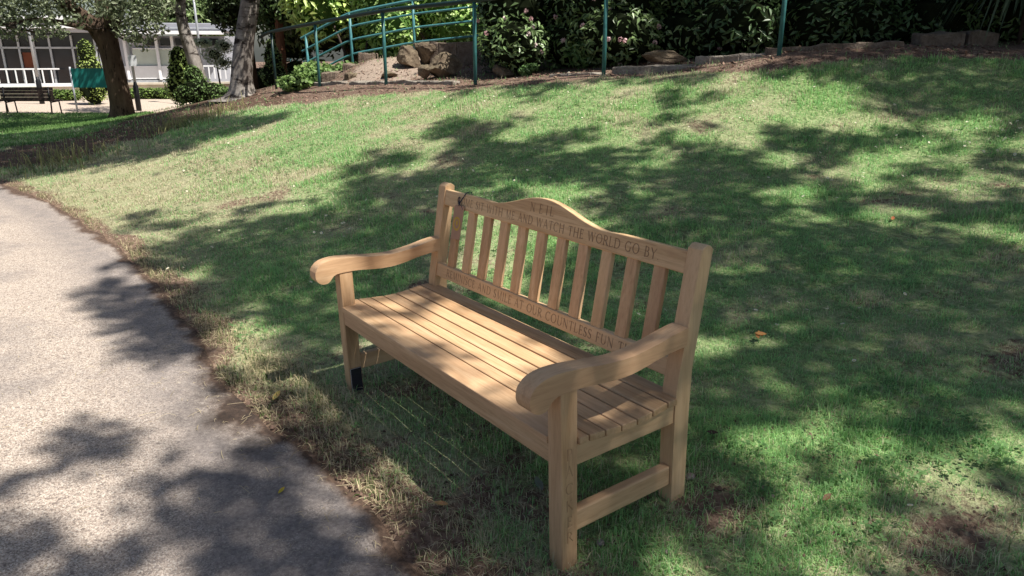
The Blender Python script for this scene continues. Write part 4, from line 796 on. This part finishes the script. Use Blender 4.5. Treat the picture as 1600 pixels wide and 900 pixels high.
def tree(name, label, base, trunk, limbs, blobs, n, L, Wd, ca, cb, bmat, lmat=None, group=None, flare=None, shell=.6, nb=14, noise=.07, seed=1, corek=0, **kw):
    root = empty(name, base, label, 'tree', group); o = np.array(base, float)
    tp = np.array(trunk, float); pts = resample(tp[:, :3] - o, 26); rad = np.interp(np.linspace(0, len(tp) - 1, 26), np.arange(len(tp)), tp[:, 3])
    V, q, n_, m = tube_arrays(pts, rad, nb * 2, noise, flare, seed); q.append(tuple((m - 1) * n_ + i for i in range(n_))); tr = pymesh('trunk', V, q, bmat, root, True)
    for lp in limbs:
        lp = np.array(lp, float); p = resample(lp[:, :3] - o, 14); r = np.interp(np.linspace(0, len(lp) - 1, 14), np.arange(len(lp)), lp[:, 3]); V, q, n_, m = tube_arrays(p, r, nb, noise, None, seed + 3); q.append(tuple((m - 1) * n_ + i for i in range(n_))); pymesh('limb', V, q, bmat, tr, True)
    if blobs:
        bl = [(np.array(c) - o, r) for c, r in blobs]
        cr = foliage('crown', bl, n, L, Wd, ca, cb, lmat or M_LEAF, root, shell, **kw)
        if corek: core('shade_core', bl, M_CORE, cr, corek)
        # twigs that carry the clumps
        if len(bl) < 6: return root
        src = [np.array(l, float)[-1, :3] - o for l in limbs] + [tp[-1, :3] - o] ; tw = []
        for c, r in bl[:60]:
            s = min(src, key=lambda q_: np.linalg.norm(q_ - c)); mid = (s + c) / 2 + np.array([0, 0, -.1]); tw.append(([s, mid, c], [.04, .025, .01]))
        tubes('twigs', M_TWIG, cr, tw, True, 5)
    return root
def T(u, v, D, r): q = P(u, v, D); return (q[0], q[1], q[2], r)
def B(u, v, D, rx, rz=None): return (P(u, v, D), (rx, rx, rz or rx * .75))
# the big dark tree on the left
g = ground(193, 19.6); zb = P(193, 183, 19.6)
left_blobs = [B(200, 12, 19, .7), B(230, 30, 18.8, .5), B(240, 0, 18.6, .55), B(215, 52, 18.8, .42), B(243, 45, 18.8, .3), B(180, 0, 18.9, .6), B(160, 15, 18.6, .35), B(262, 12, 18.8, .28), B(222, 66, 18.9, .28), B(198, 48, 18.7, .35), B(30, 15, 19, .7), B(70, 25, 18.6, .55), B(10, 40, 18.6, .5), B(100, 10, 19.2, .5), B(55, 45, 18.4, .38), B(120, 32, 18.5, .3), B(90, 48, 18.6, .28), B(-20, 20, 18.6, .7), B(-40, -20, 18.8, .9)]
left_blobs += blob_cloud(P(130, -110, 20), (4.6, 4.6, 1.7), 46, .85, 12)
tree('broadleaf_tree', 'big dark-trunked tree with low silvery foliage in front of the building', zb,
     [T(193, 188, 19.6, .34), T(190, 165, 19.6, .275), T(182, 130, 19.6, .25), T(175, 95, 19.6, .245), T(169, 65, 19.6, .25), T(166, 45, 19.6, .21)],
     [[T(170, 72, 19.6, .24), T(148, 42, 19.5, .2), T(122, 20, 19.4, .17), T(95, 0, 19.2, .14), T(55, -40, 19, .09)], [T(168, 60, 19.6, .22), T(180, 20, 19.7, .18), T(200, -40, 19.8, .13), T(225, -110, 20, .07)], [T(166, 50, 19.6, .2), T(158, 0, 19.8, .15), T(150, -70, 20, .1), T(140, -140, 20.4, .05)], [T(150, 45, 19.5, .1), T(110, 38, 19, .07), T(60, 30, 18.7, .04), T(10, 38, 18.5, .03)]],
     left_blobs, 21000, .13, .07, (.05, .08, .035), (.34, .39, .24), M_BARK, flare=[.3, .2, .1], seed=5, shell=.7)
# leaning birch
zb = P(316, 152, 20)
tree('birch_tree', 'leaning pale-barked birch growing out of the dark bush', zb, [T(316, 160, 20, .24), T(313, 135, 20, .19), T(303, 95, 20, .165), T(291, 58, 20, .15), T(283, 25, 20, .125), T(283, -10, 20, .115), T(288, -70, 20, .09)], [[T(283, -10, 20, .08), T(300, -40, 20, .06), T(330, -90, 20, .03)], [T(286, 35, 20, .06), T(265, 5, 19.8, .045), T(240, -30, 19.6, .03)]],
     [B(290, -110, 20, 1.0), B(330, -100, 20, .9), B(250, -70, 20, .8), B(270, -30, 19.6, .4), B(310, -60, 20.3, .7)], 3500, .1, .06, (.04, .075, .02), (.15, .2, .06), M_BIRCH, group='pale birches on the mound shoulder', seed=9)
# upright birch with a flared foot
zb = P(378, 152, 16)
tree('birch_tree', 'thick upright pale-barked birch with flared foot left of the handrail', zb, [T(380, 158, 16, .36), T(379, 146, 16, .27), T(378, 125, 16, .225), T(380, 95, 16, .205), T(383, 60, 16, .19), T(387, 30, 16, .19), T(390, 5, 16, .185), T(394, -60, 16, .16), T(398, -140, 16, .12)], [[T(392, -20, 16, .1), T(420, -70, 15.8, .07), T(460, -120, 15.6, .03)], [T(391, -10, 16, .1), T(360, -50, 16.2, .07), T(330, -90, 16.4, .03)]],
     [B(400, -150, 16, 1.1), B(450, -120, 15.6, .9), B(340, -110, 16.2, .9), B(420, -80, 15.8, .6)], 4000, .1, .06, (.04, .075, .02), (.15, .2, .06), M_BIRCH, group='pale birches on the mound shoulder', flare=[.75, .45, .25, .12, .05], seed=2)
# trees behind
BT = 'trees behind the railing and the building'
def far_tree(label, u, v, D, r, h0, blobs, n, ca, cb, L=.2, bmat=M_BARK, corek=0.75, seed=3):
    g = ground(u, D); tree('broadleaf_tree', label, g, [(g[0], g[1], g[2] - .2, r * 1.2), (g[0], g[1], g[2] + h0 * .5, r), (g[0] + .1, g[1], g[2] + h0, r * .7)], [[(g[0], g[1], g[2] + h0 * .7, r * .6), (g[0] + RH[0] * 1.2, g[1] + RH[1] * 1.2, g[2] + h0 * 1.1, r * .35)], [(g[0], g[1], g[2] + h0 * .75, r * .6), (g[0] - RH[0] * 1.2, g[1] - RH[1] * 1.2, g[2] + h0 * 1.15, r * .35)]], blobs, n, L, L * .5, ca, cb, bmat, None, BT, corek=corek, seed=seed, shell=.45)
far_tree('dark low-branching tree behind the upright birch', 395, 100, 24, .2, 3.2, [B(375, 15, 23, .95), B(410, 5, 23, .9), B(350, -5, 23, .55), B(440, 20, 23.5, .8), B(345, 22, 23, .4), B(470, -5, 23.5, 1.0), B(400, -50, 23.5, 1.3), B(460, -60, 24, 1.4), B(350, -60, 23.5, 1.1)], 8000, (.015, .03, .012), (.07, .11, .04), .17, seed=4)
far_tree('thin red-brown trunked tree between birch and ramp railing', 444, 113, 19.5, .10, 2.6, [B(432, 30, 19.8, .5), B(455, 15, 19.5, .55), B(470, 40, 20.5, .4), B(425, 5, 19.6, .5), B(450, -20, 19.8, .8)], 2600, (.02, .045, .016), (.1, .16, .05), .13, M_RED, corek=.6, seed=6)
far_tree('light green tree rising behind the low roof', 318, 150, 46, .3, 5, [B(292, 22, 46, 1.6), B(318, 32, 46, 1.4), B(345, 30, 46, 1.5), B(300, 0, 46.5, 1.2), B(350, 5, 46, 1.3), B(270, 8, 47, 1.8), B(240, 0, 47, 2)], 5000, (.1, .17, .06), (.3, .4, .16), .3, corek=.7, seed=7)
far_tree('tall dark tree behind the laurel bush', 560, 90, 25, .35, 5, [B(520, -10, 24, 1.7), B(600, -20, 24, 1.8), B(680, -20, 24, 1.8), B(560, -90, 24, 2), B(650, -110, 24, 2.1), B(470, -40, 24, 1.6), B(500, 40, 24, 1.4), B(455, 65, 25, 1.0), B(600, 50, 24, 1.6)], 8000, (.015, .035, .012), (.09, .14, .05), .2, seed=8)
far_tree('tall dark tree behind the flowering shrubs', 940, 80, 21, .35, 5, [B(780, 0, 21, 1.6), B(870, -20, 20, 1.8), B(960, 0, 20, 1.8), B(1040, -20, 19.5, 1.8), B(920, -110, 20.5, 2.1), B(820, -100, 21, 2.0)], 6000, (.015, .035, .012), (.08, .13, .045), .18, seed=11)
far_tree('tall dark tree behind the evergreen shrubs on the right', 1350, 60, 17, .35, 5, [B(1140, -30, 17, 1.6), B(1230, -20, 17, 1.6), B(1330, -30, 17, 1.7), B(1440, -30, 16.6, 1.7), B(1560, -30, 16.5, 1.8), B(1300, -130, 17, 2.0), B(1480, -140, 17, 2.1)], 6000, (.015, .035, .012), (.08, .13, .045), .18, seed=12)
# bushes round the birches and in front of the building
CS = 'clipped cone-shaped bushes'
shrub('cone_bush', 'clipped pale green bush behind the teal board', 149, 27.0, [(0, 0, .55, (.55, .5, .6)), (0, 0, 1.15, (.47, .45, .6)), (0, 0, 1.75, (.33, .3, .5))], 2600, .07, .05, (.14, .22, .045), (.36, .45, .11), M_LEAF, CS, stems=1, corek=.88)
shrub('cone_bush', 'clipped bright green bush left of the leaning birch', 287, 20.6, [(-.05, 0, .45, (.36, .35, .45)), (0, 0, .85, (.33, .3, .4)), (.05, 0, 1.2, (.26, .25, .35))], 2300, .075, .05, (.16, .30, .07), (.5, .62, .2), M_LEAF, CS, stems=1, corek=.88)
shrub('cone_bush', 'small clipped green cone bush behind the first handrail post', 430, 18.5, [(0, 0, .25, (.33, .3, .35)), (0, 0, .6, (.24, .22, .35)), (0, 0, .9, (.13, .12, .2))], 1800, .05, .035, (.1, .18, .05), (.3, .4, .14), M_LEAF, CS, stems=1, corek=.88)
shrub('dark_bush', 'dark spreading bush at the foot of the leaning birch', 318, 19.5, [(-.35, 0, .2, (.35, .35, .28)), (-.05, -.1, .3, (.36, .35, .36)), (.3, 0, .2, (.4, .4, .28)), (.7, 0, .12, (.38, .35, .2)), (1.05, .1, .08, (.3, .3, .15)), (-.15, -.05, .6, (.25, .25, .3))], 3200, .07, .04, (.03, .07, .022), (.17, .27, .08), M_LEAF, None, 'shrub', stems=2, corek=.85)
shrub('conifer', 'pale grey-green feathery conifer left of the upright birch', 352, 24, [(-.15, 0, 1.6, (.4, .35, .28)), (.2, 0, 1.85, (.35, .3, .25)), (-.45, 0, 1.95, (.35, .3, .16)), (.1, 0, 1.35, (.3, .3, .2))], 1900, .09, .025, (.3, .38, .24), (.62, .7, .5), M_LEAF, None, 'tree', stems=1, corek=.5)
def hedge(label, u0, u1, D, h, dep, n, ca, cb, name='hedge'):
    a = ground(u0, D); b = ground(u1, D); w = np.linalg.norm((b - a)[:2]); k = max(2, int(w / (h * .7))); bl = []
    m = (a + b) / 2; root = empty(name, m, label, 'hedge')
    for i in range(k): p = a + (b - a) * (i + .5) / k - m; bl.append(((p[0], p[1], p[2] + h * .5), (h * .6, dep, h * .56)))
    core('shade_core', bl, M_CORE, root, .88); foliage('foliage', bl, n, .07, .045, ca, cb, M_LEAF, root, .25)
hedge('low clipped green hedge under the building wall left of the teal board', 84, 124, 29.5, .42, .3, 1500, (.1, .2, .04), (.28, .4, .1))
hedge('low clipped green hedge under the white panels right of the big tree', 196, 268, 30, .42, .3, 2200, (.1, .2, .04), (.28, .4, .1))
hedge('tall dark clipped hedge behind the thin red-brown trunk', 398, 486, 25, 1.15, .6, 3800, (.014, .032, .012), (.06, .1, .035))
# ------------------------------------------------------------------ the low building
FA = ground(-150, 32.0); FA[2] = P(0, 152.5, 32.5)[2]; FB_ = P(420, 150, 36.0); fx = np.array([FB_[0] - FA[0], FB_[1] - FA[1]]); FL = np.linalg.norm(fx); fx /= FL; fn = np.array([-fx[1], fx[0]])
if fn @ FH < 0: fn = -fn
def fac(u, v, back=0.0):
    """where the direction (u, v) meets the facade plane, in facade metres"""
    q = ray(u, v); o = FA[:2] + fn * back; s = ((o - CAM[:2]) @ fn) / (q[:2] @ fn); p = CAM + q * s; return float((p[:2] - FA[:2]) @ fx), float(p[2] - FA[2])
bld = empty('building', FA, 'low pale building with glazed front, white panels and flat grey roof on the left', 'building', None, math.atan2(fx[1], fx[0]))
SG = 1 if (fx[0] * fn[1] - fx[1] * fn[0]) > 0 else -1
def fbox(name, mat, par, u0, u1, v0, v1, y0, y1, bv=.01, lab=None):
    x0 = fac(u0, (v0 + v1) / 2)[0]; x1 = fac(u1, (v0 + v1) / 2)[0]; um = (u0 + u1) / 2; z1 = fac(um, v0)[1]; z0 = fac(um, v1)[1]; o = box(name, mat, par, x0, x1, min(SG * y0, SG * y1), max(SG * y0, SG * y1), z0, z1, bv)
    if lab: o['label'] = lab
    return o
xa = fac(-150, 100)[0]; xm = fac(200, 100)[0]; xe = fac(384, 100)[0]
zf = fac(60, 134)[1]
box('plinth', M_STONEWALL, bld, xa, xe, min(0, SG * 9), max(0, SG * 9), -.4, zf, .02)
fbox('terrace_edge', M_WHITE, bld, -150, 152, 131, 136.5, -.08, -.002)
# left block: dark glazing between slim posts
back = fbox('back_wall', M_GREYW, bld, -150, 152, 30, 131, 4.0, 4.2)
wn = fbox('window', M_GLASS, bld, -150, 150, 76, 130.5, .42, .46, 0, 'dark glazed wall')
for u in (-110, -75, -40, 2, 29, 53, 78, 113, 149):
    fbox('mullion', M_ALU, wn, u - 1.6, u + 1.6, 55, 131, .30, .40, .004)
fbox('transom', M_ALU, wn, -150, 150, 73, 76, .30, .41, .004)
cl = fbox('window', M_GLASS, bld, -150, 150, 50, 72.5, .42, .46, 0, 'strip of high windows')
fbox('orange_board', M_ORANGE, bld, 32, 50, 82, 106, .385, .415, .003)
for i in range(2): fbox('poster', M_BLIND, bld, 119.5, 126, 88 + i * 9, 95 + i * 9, .37, .40, .002)
fbox('fascia', M_WHITE, bld, -160, 156, 25, 31, -.7, -.5, .01); fbox('soffit', M_GREYW, bld, -160, 156, 38, 50, -.45, 4.2, .01); fbox('roof', M_ROOF, bld, -160, 156, 32, 38, -.6, 6, .02); fbox('fascia', M_WHITE, bld, -160, 156, 39, 44, -.6, -.46, .01)
# white terrace railing of the left block
def rail_set(u0, u1, vt, vb, step, lab):
    rr = fbox('terrace_railing', M_WHITE, bld, u0, u1, vt, vt + 2.2, -.05, .0, .004, lab)
    u = u0 + 2
    while u < u1:
        fbox('baluster', M_WHITE, rr, u - 1.0, u + 1.0, vt + 2.4, vb, -.045, -.005, .003); u += step
rail_set(-60, 93, 107, 130, 14, 'white terrace railing with flat uprights'); rail_set(308, 372, 102, 123, 8.5, 'white railing right of the leaning birch')
# right block
fbox('wall', M_GREYW, bld, 152, 384, 56, 132, .5, .9, .01); fbox('panel', M_WHITE, bld, 193, 262, 103, 124, .30, .49, .01, 'white panel under the blinds'); w2 = fbox('window', M_BLIND, bld, 205, 266, 77, 102.5, .42, .49, .003, 'window with pale blind')
fbox('frame', M_WHITE, w2, 204, 267, 75, 77, .38, .49, .004); fbox('sill', M_ALU, bld, 193, 310, 125.5, 129, .25, .49, .004)
for a, b in ((224, 244), (248, 266), (272, 300), (304, 340)): fbox('window', M_GLASS, bld, a, b, 60, 71, .40, .49, .003)
for u in (246, 268.5, 196): fbox('column', M_WHITE, bld, u - 2.2, u + 2.2, 56, 92 if u == 268.5 else 125, .16, .38, .01)
fbox('fascia', M_WHITE, bld, 180, 350, 48.5, 54, -.5, -.3, .01); fbox('roof', M_ROOF, bld, 178, 352, 36, 48, -.3, 5, .03); fbox('ridge', M_ALU, bld, 178, 352, 43, 45, -.36, -.301, .004)
fbox('terrace_edge', M_STONEWALL, bld, 152, 384, 128.6, 132, -.1, .2, .01)

# teal board on posts
def board():
    D = 24.5; c = P(143, 137, D); g = h1(c[0], c[1]); root = empty('sign_board', (c[0], c[1], g), 'plain teal board on two thin posts beside the big dark trunk', 'sign', None, D2R(YAW)); k = (D * .95) / FPX
    zt = P(143, 107, D)[2] - g; zb = P(143, 137, D)[2] - g
    box('panel', M_SIGN, root, -28 * k, 28 * k, -.02, .02, zb, zt, .005)
    for s in (-29, 29): tubes('post', M_ALU, root, [([(s * k, .0, -.2), (s * k, 0, zt + .05)], .03)], True, 10)
board()
# far park benches seen from behind
def park_bench(label, u, D, first=None):
    g = ground(u, D)
    if first is None:
        root = empty('park_bench', g, label, 'bench', 'dark park benches facing the building', D2R(YAW)); w = .82
        for k in range(4): box('back_slat', M_DKWOOD, root, -w, w, -.10 + .012 * k, -.075 + .012 * k, .42 + k * .098, .512 + k * .098, .004)
        for k in range(4): box('seat_slat', M_DKWOOD, root, -w, w, .0 + k * .1, .085 + k * .1, .385, .415, .004)
        for s in (-.70, .70):
            tubes('leg', M_BLACK, root, [([(s, -.12, -.05), (s, -.07, .36), (s, -.115, .40), (s, -.07, .82)], .022), ([(s, -.07, .36), (s, .36, .37), (s, .40, -.05)], .022)], True, 8)
        return root
    r = first.copy(); COL.objects.link(r); r.location = g.tolist(); r['label'] = label
    for ch in list(first.children): c = ch.copy(); COL.objects.link(c); c.parent = r
    return r
pb = park_bench('dark slatted park bench facing the building left of the teal board', 50, 23.6)
park_bench('dark slatted park bench cut off by the left edge of the picture', -34, 23.8, pb)
# thin lamp posts
def lamp_post(label, u, v, D, first=None):
    g = P(u, v, D); g[2] = h1(g[0], g[1])
    if first is None:
        root = empty('lamp_post', g, label, 'lamp post', 'thin lamp posts in front of the building')
        tubes('pole', M_ALU, root, [([(0, 0, .9), (0, 0, 2.6), (0, 0, 4.6)], [.045, .04, .035])], True, 10); tubes('base', M_BLACK, root, [([(0, 0, -.2), (0, 0, .8), (0, 0, .86), (0, 0, .95)], [.085, .085, .06, .045])], True, 12); tubes('lantern', M_BLACK, root, [([(0, 0, 4.6), (0, 0, 4.65), (0, 0, 4.95), (0, 0, 5.02)], [.05, .12, .16, .05])], True, 12)
        return root
    r = first.copy(); COL.objects.link(r); r.location = g.tolist(); r['label'] = label
    for ch in list(first.children): c = ch.copy(); COL.objects.link(c); c.parent = r
    return r
lp = lamp_post('thin lamp post with black base behind the far bench', 63, 145, 27.5)
lamp_post('thin lamp post carrying a white notice right of the big dark trunk', 216, 163, 25.5, lp)
lamp_post('thin lamp post seen just right of the leaning birch', 320, 140, 27, lp)
def notice():
    c = P(208.5, 95, 25.4); root = empty('notice', c, 'blank white notice fixed to the lamp post beside the big dark trunk', 'notice', None, D2R(YAW)); k = 25.4 * .95 / FPX
    box('sheet', M_WHITE, root, -6.5 * k, 6.5 * k, -.075, -.06, -8 * k, 8 * k, .003); box('clip', M_ALU, root, -.03, .03, -.0598, -.04, -.05, .05, .003)
notice()
def fence():
    a = ground(440, 30); b = ground(500, 29); root = empty('mesh_fence', (a + b) / 2, 'pale green mesh fence far behind the dark hedge', 'fence'); o = (a + b) / 2; n = 7
    for i in range(n): p = a + (b - a) * i / (n - 1) - o; tubes('post', M_LTEAL, root, [([p + (0, 0, -.1), p + (0, 0, 1.9)], .025)], True, 6)
    for z in (1.25, 1.85): tubes('rail', M_LTEAL, root, [([a - o + (0, 0, z), b - o + (0, 0, z)], .02)], True, 6)
fence()

# ------------------------------------------------------------------ fallen leaves and stones on the lawn
M_ORL = leafmat('fallen_leaf', .25, .6, .2)
def fallen(label, u, v, size, col, n=1, seed=0, name='fallen_leaf'):
    q = ray(u, v); s = 2.0
    for _ in range(40): p = CAM + q * s; s += (p[2] - h1(p[0], p[1])) / max(.05, -q[2]) * .8
    p = CAM + q * s; rg = np.random.default_rng(seed); V = []; F = []; Cc = []
    for i in range(n):
        a = rg.random() * 6.28; o = rg.normal(0, size * .35, 2) * (n > 1); L = size * rg.uniform(.8, 1.2); w = L * .42; b = len(V); K = 6
        for j in range(K + 1):
            t = j / K; ww = w * math.sin(math.pi * min(.98, t * .96 + .02)) ** .8 * .5; cz = .006 + .22 * L * (t - .5) ** 2 + .004 * i
            for k_, sd in enumerate((-1, 0, 1)):
                x = (t - .5) * L; y = sd * ww; V.append((o[0] + x * math.cos(a) - y * math.sin(a), o[1] + x * math.sin(a) + y * math.cos(a), cz + abs(sd) * ww * .35)); Cc.append([c * rg.uniform(.8, 1.15) for c in col])
        for j in range(K):
            for k_ in (0, 1): F.append((b + 3 * j + k_, b + 3 * j + k_ + 1, b + 3 * (j + 1) + k_ + 1, b + 3 * (j + 1) + k_))
    o = fastmesh(name, np.array(V), [np.array(F)], M_ORL, None, np.array(Cc)); p[2] = h1(p[0], p[1]) + .012; o.location = p.tolist(); o.location.z += .004 if n == 1 else .01; ta = rg.uniform(.25, .5); o.rotation_mode = 'AXIS_ANGLE'; o.rotation_axis_angle = (ta, RH[0], RH[1], 0); tag(o, label, 'leaf'); return o
fallen('pair of curled orange fallen leaves on the shaded lawn right of the bench back', 1181, 534, .052, (.36, .17, .06), 3, 4)
fallen('small orange leaf on the upper lawn towards the right edge', 1394, 346, .06, (.55, .2, .08), 1, 5)
fallen('orange-brown leaf in the sunny patch at upper right', 1392, 176, .08, (.5, .18, .07), 1, 6)
fallen('tan fallen leaf in the dry grass near the path under the bench', 690, 795, .055, (.5, .3, .13), 1, 7)
fallen('yellow leaf flake lying on the dark asphalt by the soil edge', 441, 774, .03, (.6, .45, .06), 1, 8)
fallen('yellow-tan leaf beside the pale tussock at the path edge', 433, 625, .06, (.6, .45, .15), 1, 9)
fallen('grey-green leaf under the bench behind the lettered leg', 842, 764, .075, (.22, .25, .2), 1, 10)
fallen('dark brown curled leaf right of the rear bench leg', 1112, 683, .055, (.10, .065, .05), 1, 11)
fallen('brown leaf on the lawn lower right of the soil patch', 1290, 785, .05, (.22, .12, .07), 1, 12)
def pebble(label, u, v, r, seed, mat=M_PEB):
    q = ray(u, v); s = 2.0
    for _ in range(40): p = CAM + q * s; s += (p[2] - h1(p[0], p[1])) / max(.05, -q[2]) * .8
    p = CAM + q * s; p[2] = h1(p[0], p[1]) + .004; rg = np.random.default_rng(seed); bm = bmesh.new(); bmesh.ops.create_icosphere(bm, subdivisions=3, radius=1); k = rg.uniform(.7, 1.2, 3)
    for w in bm.verts:
        c = np.array(w.co); f = 1 + .5 * (float(fbm(np.array([c[0] * 1.5 + seed]), np.array([c[1] * 1.5 + c[2]]), 2)[0]) - .5); w.co = Vector(c * f * r * k); w.co.z += r * .45
    o = bm_obj('pebble', bm, mat, None, True); o.location = p.tolist(); tag(o, label, 'stone')
pebble('pale pink stone beside the foot of the right rear bench leg', 1079, 749, .017, 1)
pebble('white pebble lying on the lawn below the pink stone', 1041, 865, .007, 2); pebble('pale chip of stone on the soil right of the rear leg', 1190, 764, .011, 3); pebble('small white pebble near the soil patch right of the bench', 1207, 778, .006, 4)
pebble('grey pebble in the soil under the stretcher of the bench', 938, 852, .012, 5, M_KERB)


# ------------------------------------------------------------------ the trees over the lawn (they throw the dappled shade)

MASK = [  # one row per 50 px of height, one digit per 50 px of width: 0 open sun .. 9 deep shade
"55000000000000033344443888888888",
"55500000000000033444444488888888",
"66660000000000222233333357888888",
"88888800000000000001100000028888",
"88876400000001777765444466667534",
"50000000000566666677766555555433",
"00000001245666000022355556566677",
"00005788888888000135667777677777",
"00166678999999000577888888888888",
"00035335888888800578888888888888",
"00003421688888888888866898999999",
"00001242126888888888884468888888",
"00000024435888888888874446888888",
"00112233455888888888844333557777",
"00122445654888888787733345554455",
"23334677775567888777765555566666",
"33224666778866777777766666666666",
"44555777888887666666666666666666"]
MASK = np.array([[int(c) for c in r[:32].ljust(32, r[-1])] for r in MASK], float)
def mask_at(u, v):
    x = np.clip(u / 50 - .5, 0, 30.999); y = np.clip(v / 50 - .5, 0, 16.999); i = x.astype(int); j = y.astype(int); fx_ = x - i; fy_ = y - j
    return (MASK[j, i] * (1 - fx_) + MASK[j, i + 1] * fx_) * (1 - fy_) + (MASK[j + 1, i] * (1 - fx_) + MASK[j + 1, i + 1] * fx_) * fy_
SX, SY = .55, .27
def build_canopy():
    # which spots of ground are to be shaded, in a plan grid followed along the sun
    ST = .055; ax = np.arange(-17.5, 10, ST); ay = np.arange(-4.5, 15, ST); PX, PY = np.meshgrid(ax, ay, indexing='ij'); z = np.zeros_like(PX)
    for _ in range(5): z = H(PX + SX * z, PY + SY * z)
    GX, GY = PX + SX * z, PY + SY * z; u, v, w = px(GX, GY, z); F, S = FS(GX, GY); ok = w > .4
    val = np.where(ok, mask_at(np.clip(u, 0, 1599), np.clip(v, 0, 899)), 6.5); val = np.where(ok & (u < -60), 0, val); val = np.where((F < 1.0) & (S > -.6), 7, val); val = np.where((F < 1.0) & (S <= -.6), 4.5, val)
    val = np.where(ok & (u > 1650), 8.5, val); val = np.where((GX < -8.2) & (v < 178), 0, val); val = np.where((GX < -8.2) & (v >= 178) & (F < 25), np.where(v > 183, 8.2, 5), val); val = np.where(F > 25, 0, val)
    # the bench stands well in the light: thin the cover over its seat and arms
    def soft(x0, x1, y0, y1, m, s=.1): return sstep(x0 - s, x0 + s, PX) * sstep(x1 + s, x1 - s, PX) * sstep(y0 - s, y0 + s, PY) * sstep(y1 + s, y1 - s, PY), m
    for wgt, m in (soft(-1.3, -1.0, -.56, .1, 1.2, .05), soft(-1.02, .15, -.37, .14, .8, .035), soft(.15, .40, -.37, .14, 2.6, .035), soft(.38, .56, -.5, .1, 4.2, .05), soft(.55, .72, -.36, .25, 3.2, .05)): val = val * (1 - wgt) + m * wgt
    n = .6 * fbm(PX * 2.3 + 7, PY * 2.3 + 3, 2) + .4 * fbm(PX * 6.5 + 1, PY * 6.5 + 11, 2); n = (n - n.min()) / (n.max() - n.min()); srt = np.sort(n.ravel()); rank = np.searchsorted(srt, n) / n.size
    cover = sstep(-.13, .13, val / 8.25 - rank)
    cover = np.where(val < .6, 0, cover)
    pick = RNG.random(cover.shape) < cover * .97
    # each covered cell gets leaves at a height of a crown tier
    gx = GX[pick]; gy = GY[pick]; gz = z[pick]; rep = 3; gx = np.repeat(gx, rep); gy = np.repeat(gy, rep); gz = np.repeat(gz, rep); m = len(gx)
    F2, S2 = FS(gx, gy)
    tier = 8.0 + 3.6 * fbm(gx * .5 + 3, gy * .5 + 9, 2) + RNG.normal(0, .65, m)
    h = tier; gx = gx + RNG.normal(0, 1.1, m) * ST; gy = gy + RNG.normal(0, 1.1, m) * ST
    p = np.stack([gx + SX * h, gy + SY * h, gz + h], -1); nn = np.tile(np.array([[SX * .6, SY * .6, 1.0]]), (m, 1)); k = RNG.random(m)
    col = np.stack([.035 + .04 * k, .07 + .06 * k, .015 + .015 * k], -1)
    # split between two trees: one beyond the right edge, one behind the viewer
    tA = np.array([9.5, 5.5]); tB = np.array([6.5, -2.6]); dA = np.hypot(p[:, 0] - tA[0], p[:, 1] - tA[1]); dB = np.hypot(p[:, 0] - tB[0], p[:, 1] - tB[1]); toA = dA < dB + 2.0; tC = XY(7.5, -9.0); dC = np.hypot(p[:, 0] - tC[0], p[:, 1] - tC[1]); toC = dC < np.minimum(dA, dB) - 1.0; toA &= ~toC
    for sel, t, lab in ((toA, tA, 'spreading shade tree standing beyond the right edge of the lawn'), (~toA & ~toC, tB, 'spreading shade tree standing behind the path'), (toC, tC, 'spreading shade tree beyond the left edge of the lower lawn')):
        q = p[sel]; gz0 = h1(t[0], t[1]); root = empty('shade_tree', (t[0], t[1], gz0), lab, 'tree', 'shade trees over the lawn'); o = np.array([t[0], t[1], gz0])
        V, C = leaves(q - o, nn[sel], .11, .075, col[sel], .1, .2); cr = leaf_mesh('crown', V, C, M_LEAF, root)
        hv = 8.0; V, qd, n_, mm = tube_arrays([(0, 0, -.3), (0, 0, .6), (.05, .05, 3.5), (.0, .1, hv)], [.42, .30, .27, .22], 24, .06, [.5, .2], 4); qd.append(tuple((mm - 1) * n_ + i for i in range(n_))); tr = pymesh('trunk', V, qd, M_BARK, root, True)
        cx = q - o; lst = []; rg = np.random.default_rng(2)
        for i in range(7):
            e = cx[rg.integers(len(cx))]; s_ = min(1.0, 1.6 / max(.1, math.hypot(e[0], e[1]))); lst.append(([(0, .08, hv - .5), (e[0] * .4 * s_, e[1] * .4 * s_, hv + .6), (e[0] * s_, e[1] * s_, hv + 1.6)], [.12, .08, .03]))
        tubes('limb', M_BARK, tr, lst, True, 8)
build_canopy()


# ------------------------------------------------------------------ light
SUN = Vector((.55, .27, 1.0)).normalized(); EL = math.asin(SUN.z); AZ = math.atan2(SUN.x, SUN.y)
ld = bpy.data.lights.new('sun', 'SUN'); ld.energy = 5.0; ld.angle = D2R(.53); ld.color = (1, .95, .87); lo = bpy.data.objects.new('sun', ld); COL.objects.link(lo)
lo.rotation_euler = SUN.to_track_quat('Z', 'Y').to_euler(); lo.location = (4, 2, 12)
w = bpy.data.worlds.new('World'); scene.world = w; w.use_nodes = True; nt = w.node_tree; bg = nt.nodes['Background']
sky = nt.nodes.new('ShaderNodeTexSky'); sky.sky_type = 'NISHITA'; sky.sun_disc = False; sky.sun_elevation = EL; sky.sun_rotation = AZ; sky.air_density = 1.0; sky.dust_density = 2.0; sky.ozone_density = 1.0
nt.links.new(sky.outputs[0], bg.inputs[0]); bg.inputs[1].default_value = .066
scene.view_settings.view_transform = 'Standard'; scene.view_settings.look = 'None'; scene.view_settings.exposure = 0
scene.render.engine = 'CYCLES'; scene.cycles.max_bounces = 6; scene.cycles.transmission_bounces = 4; scene.cycles.diffuse_bounces = 4; scene.cycles.glossy_bounces = 2; scene.cycles.caustics_reflective = False; scene.cycles.caustics_refractive = False
scene.cycles.use_denoising = True; scene.cycles.film_exposure = 1.6
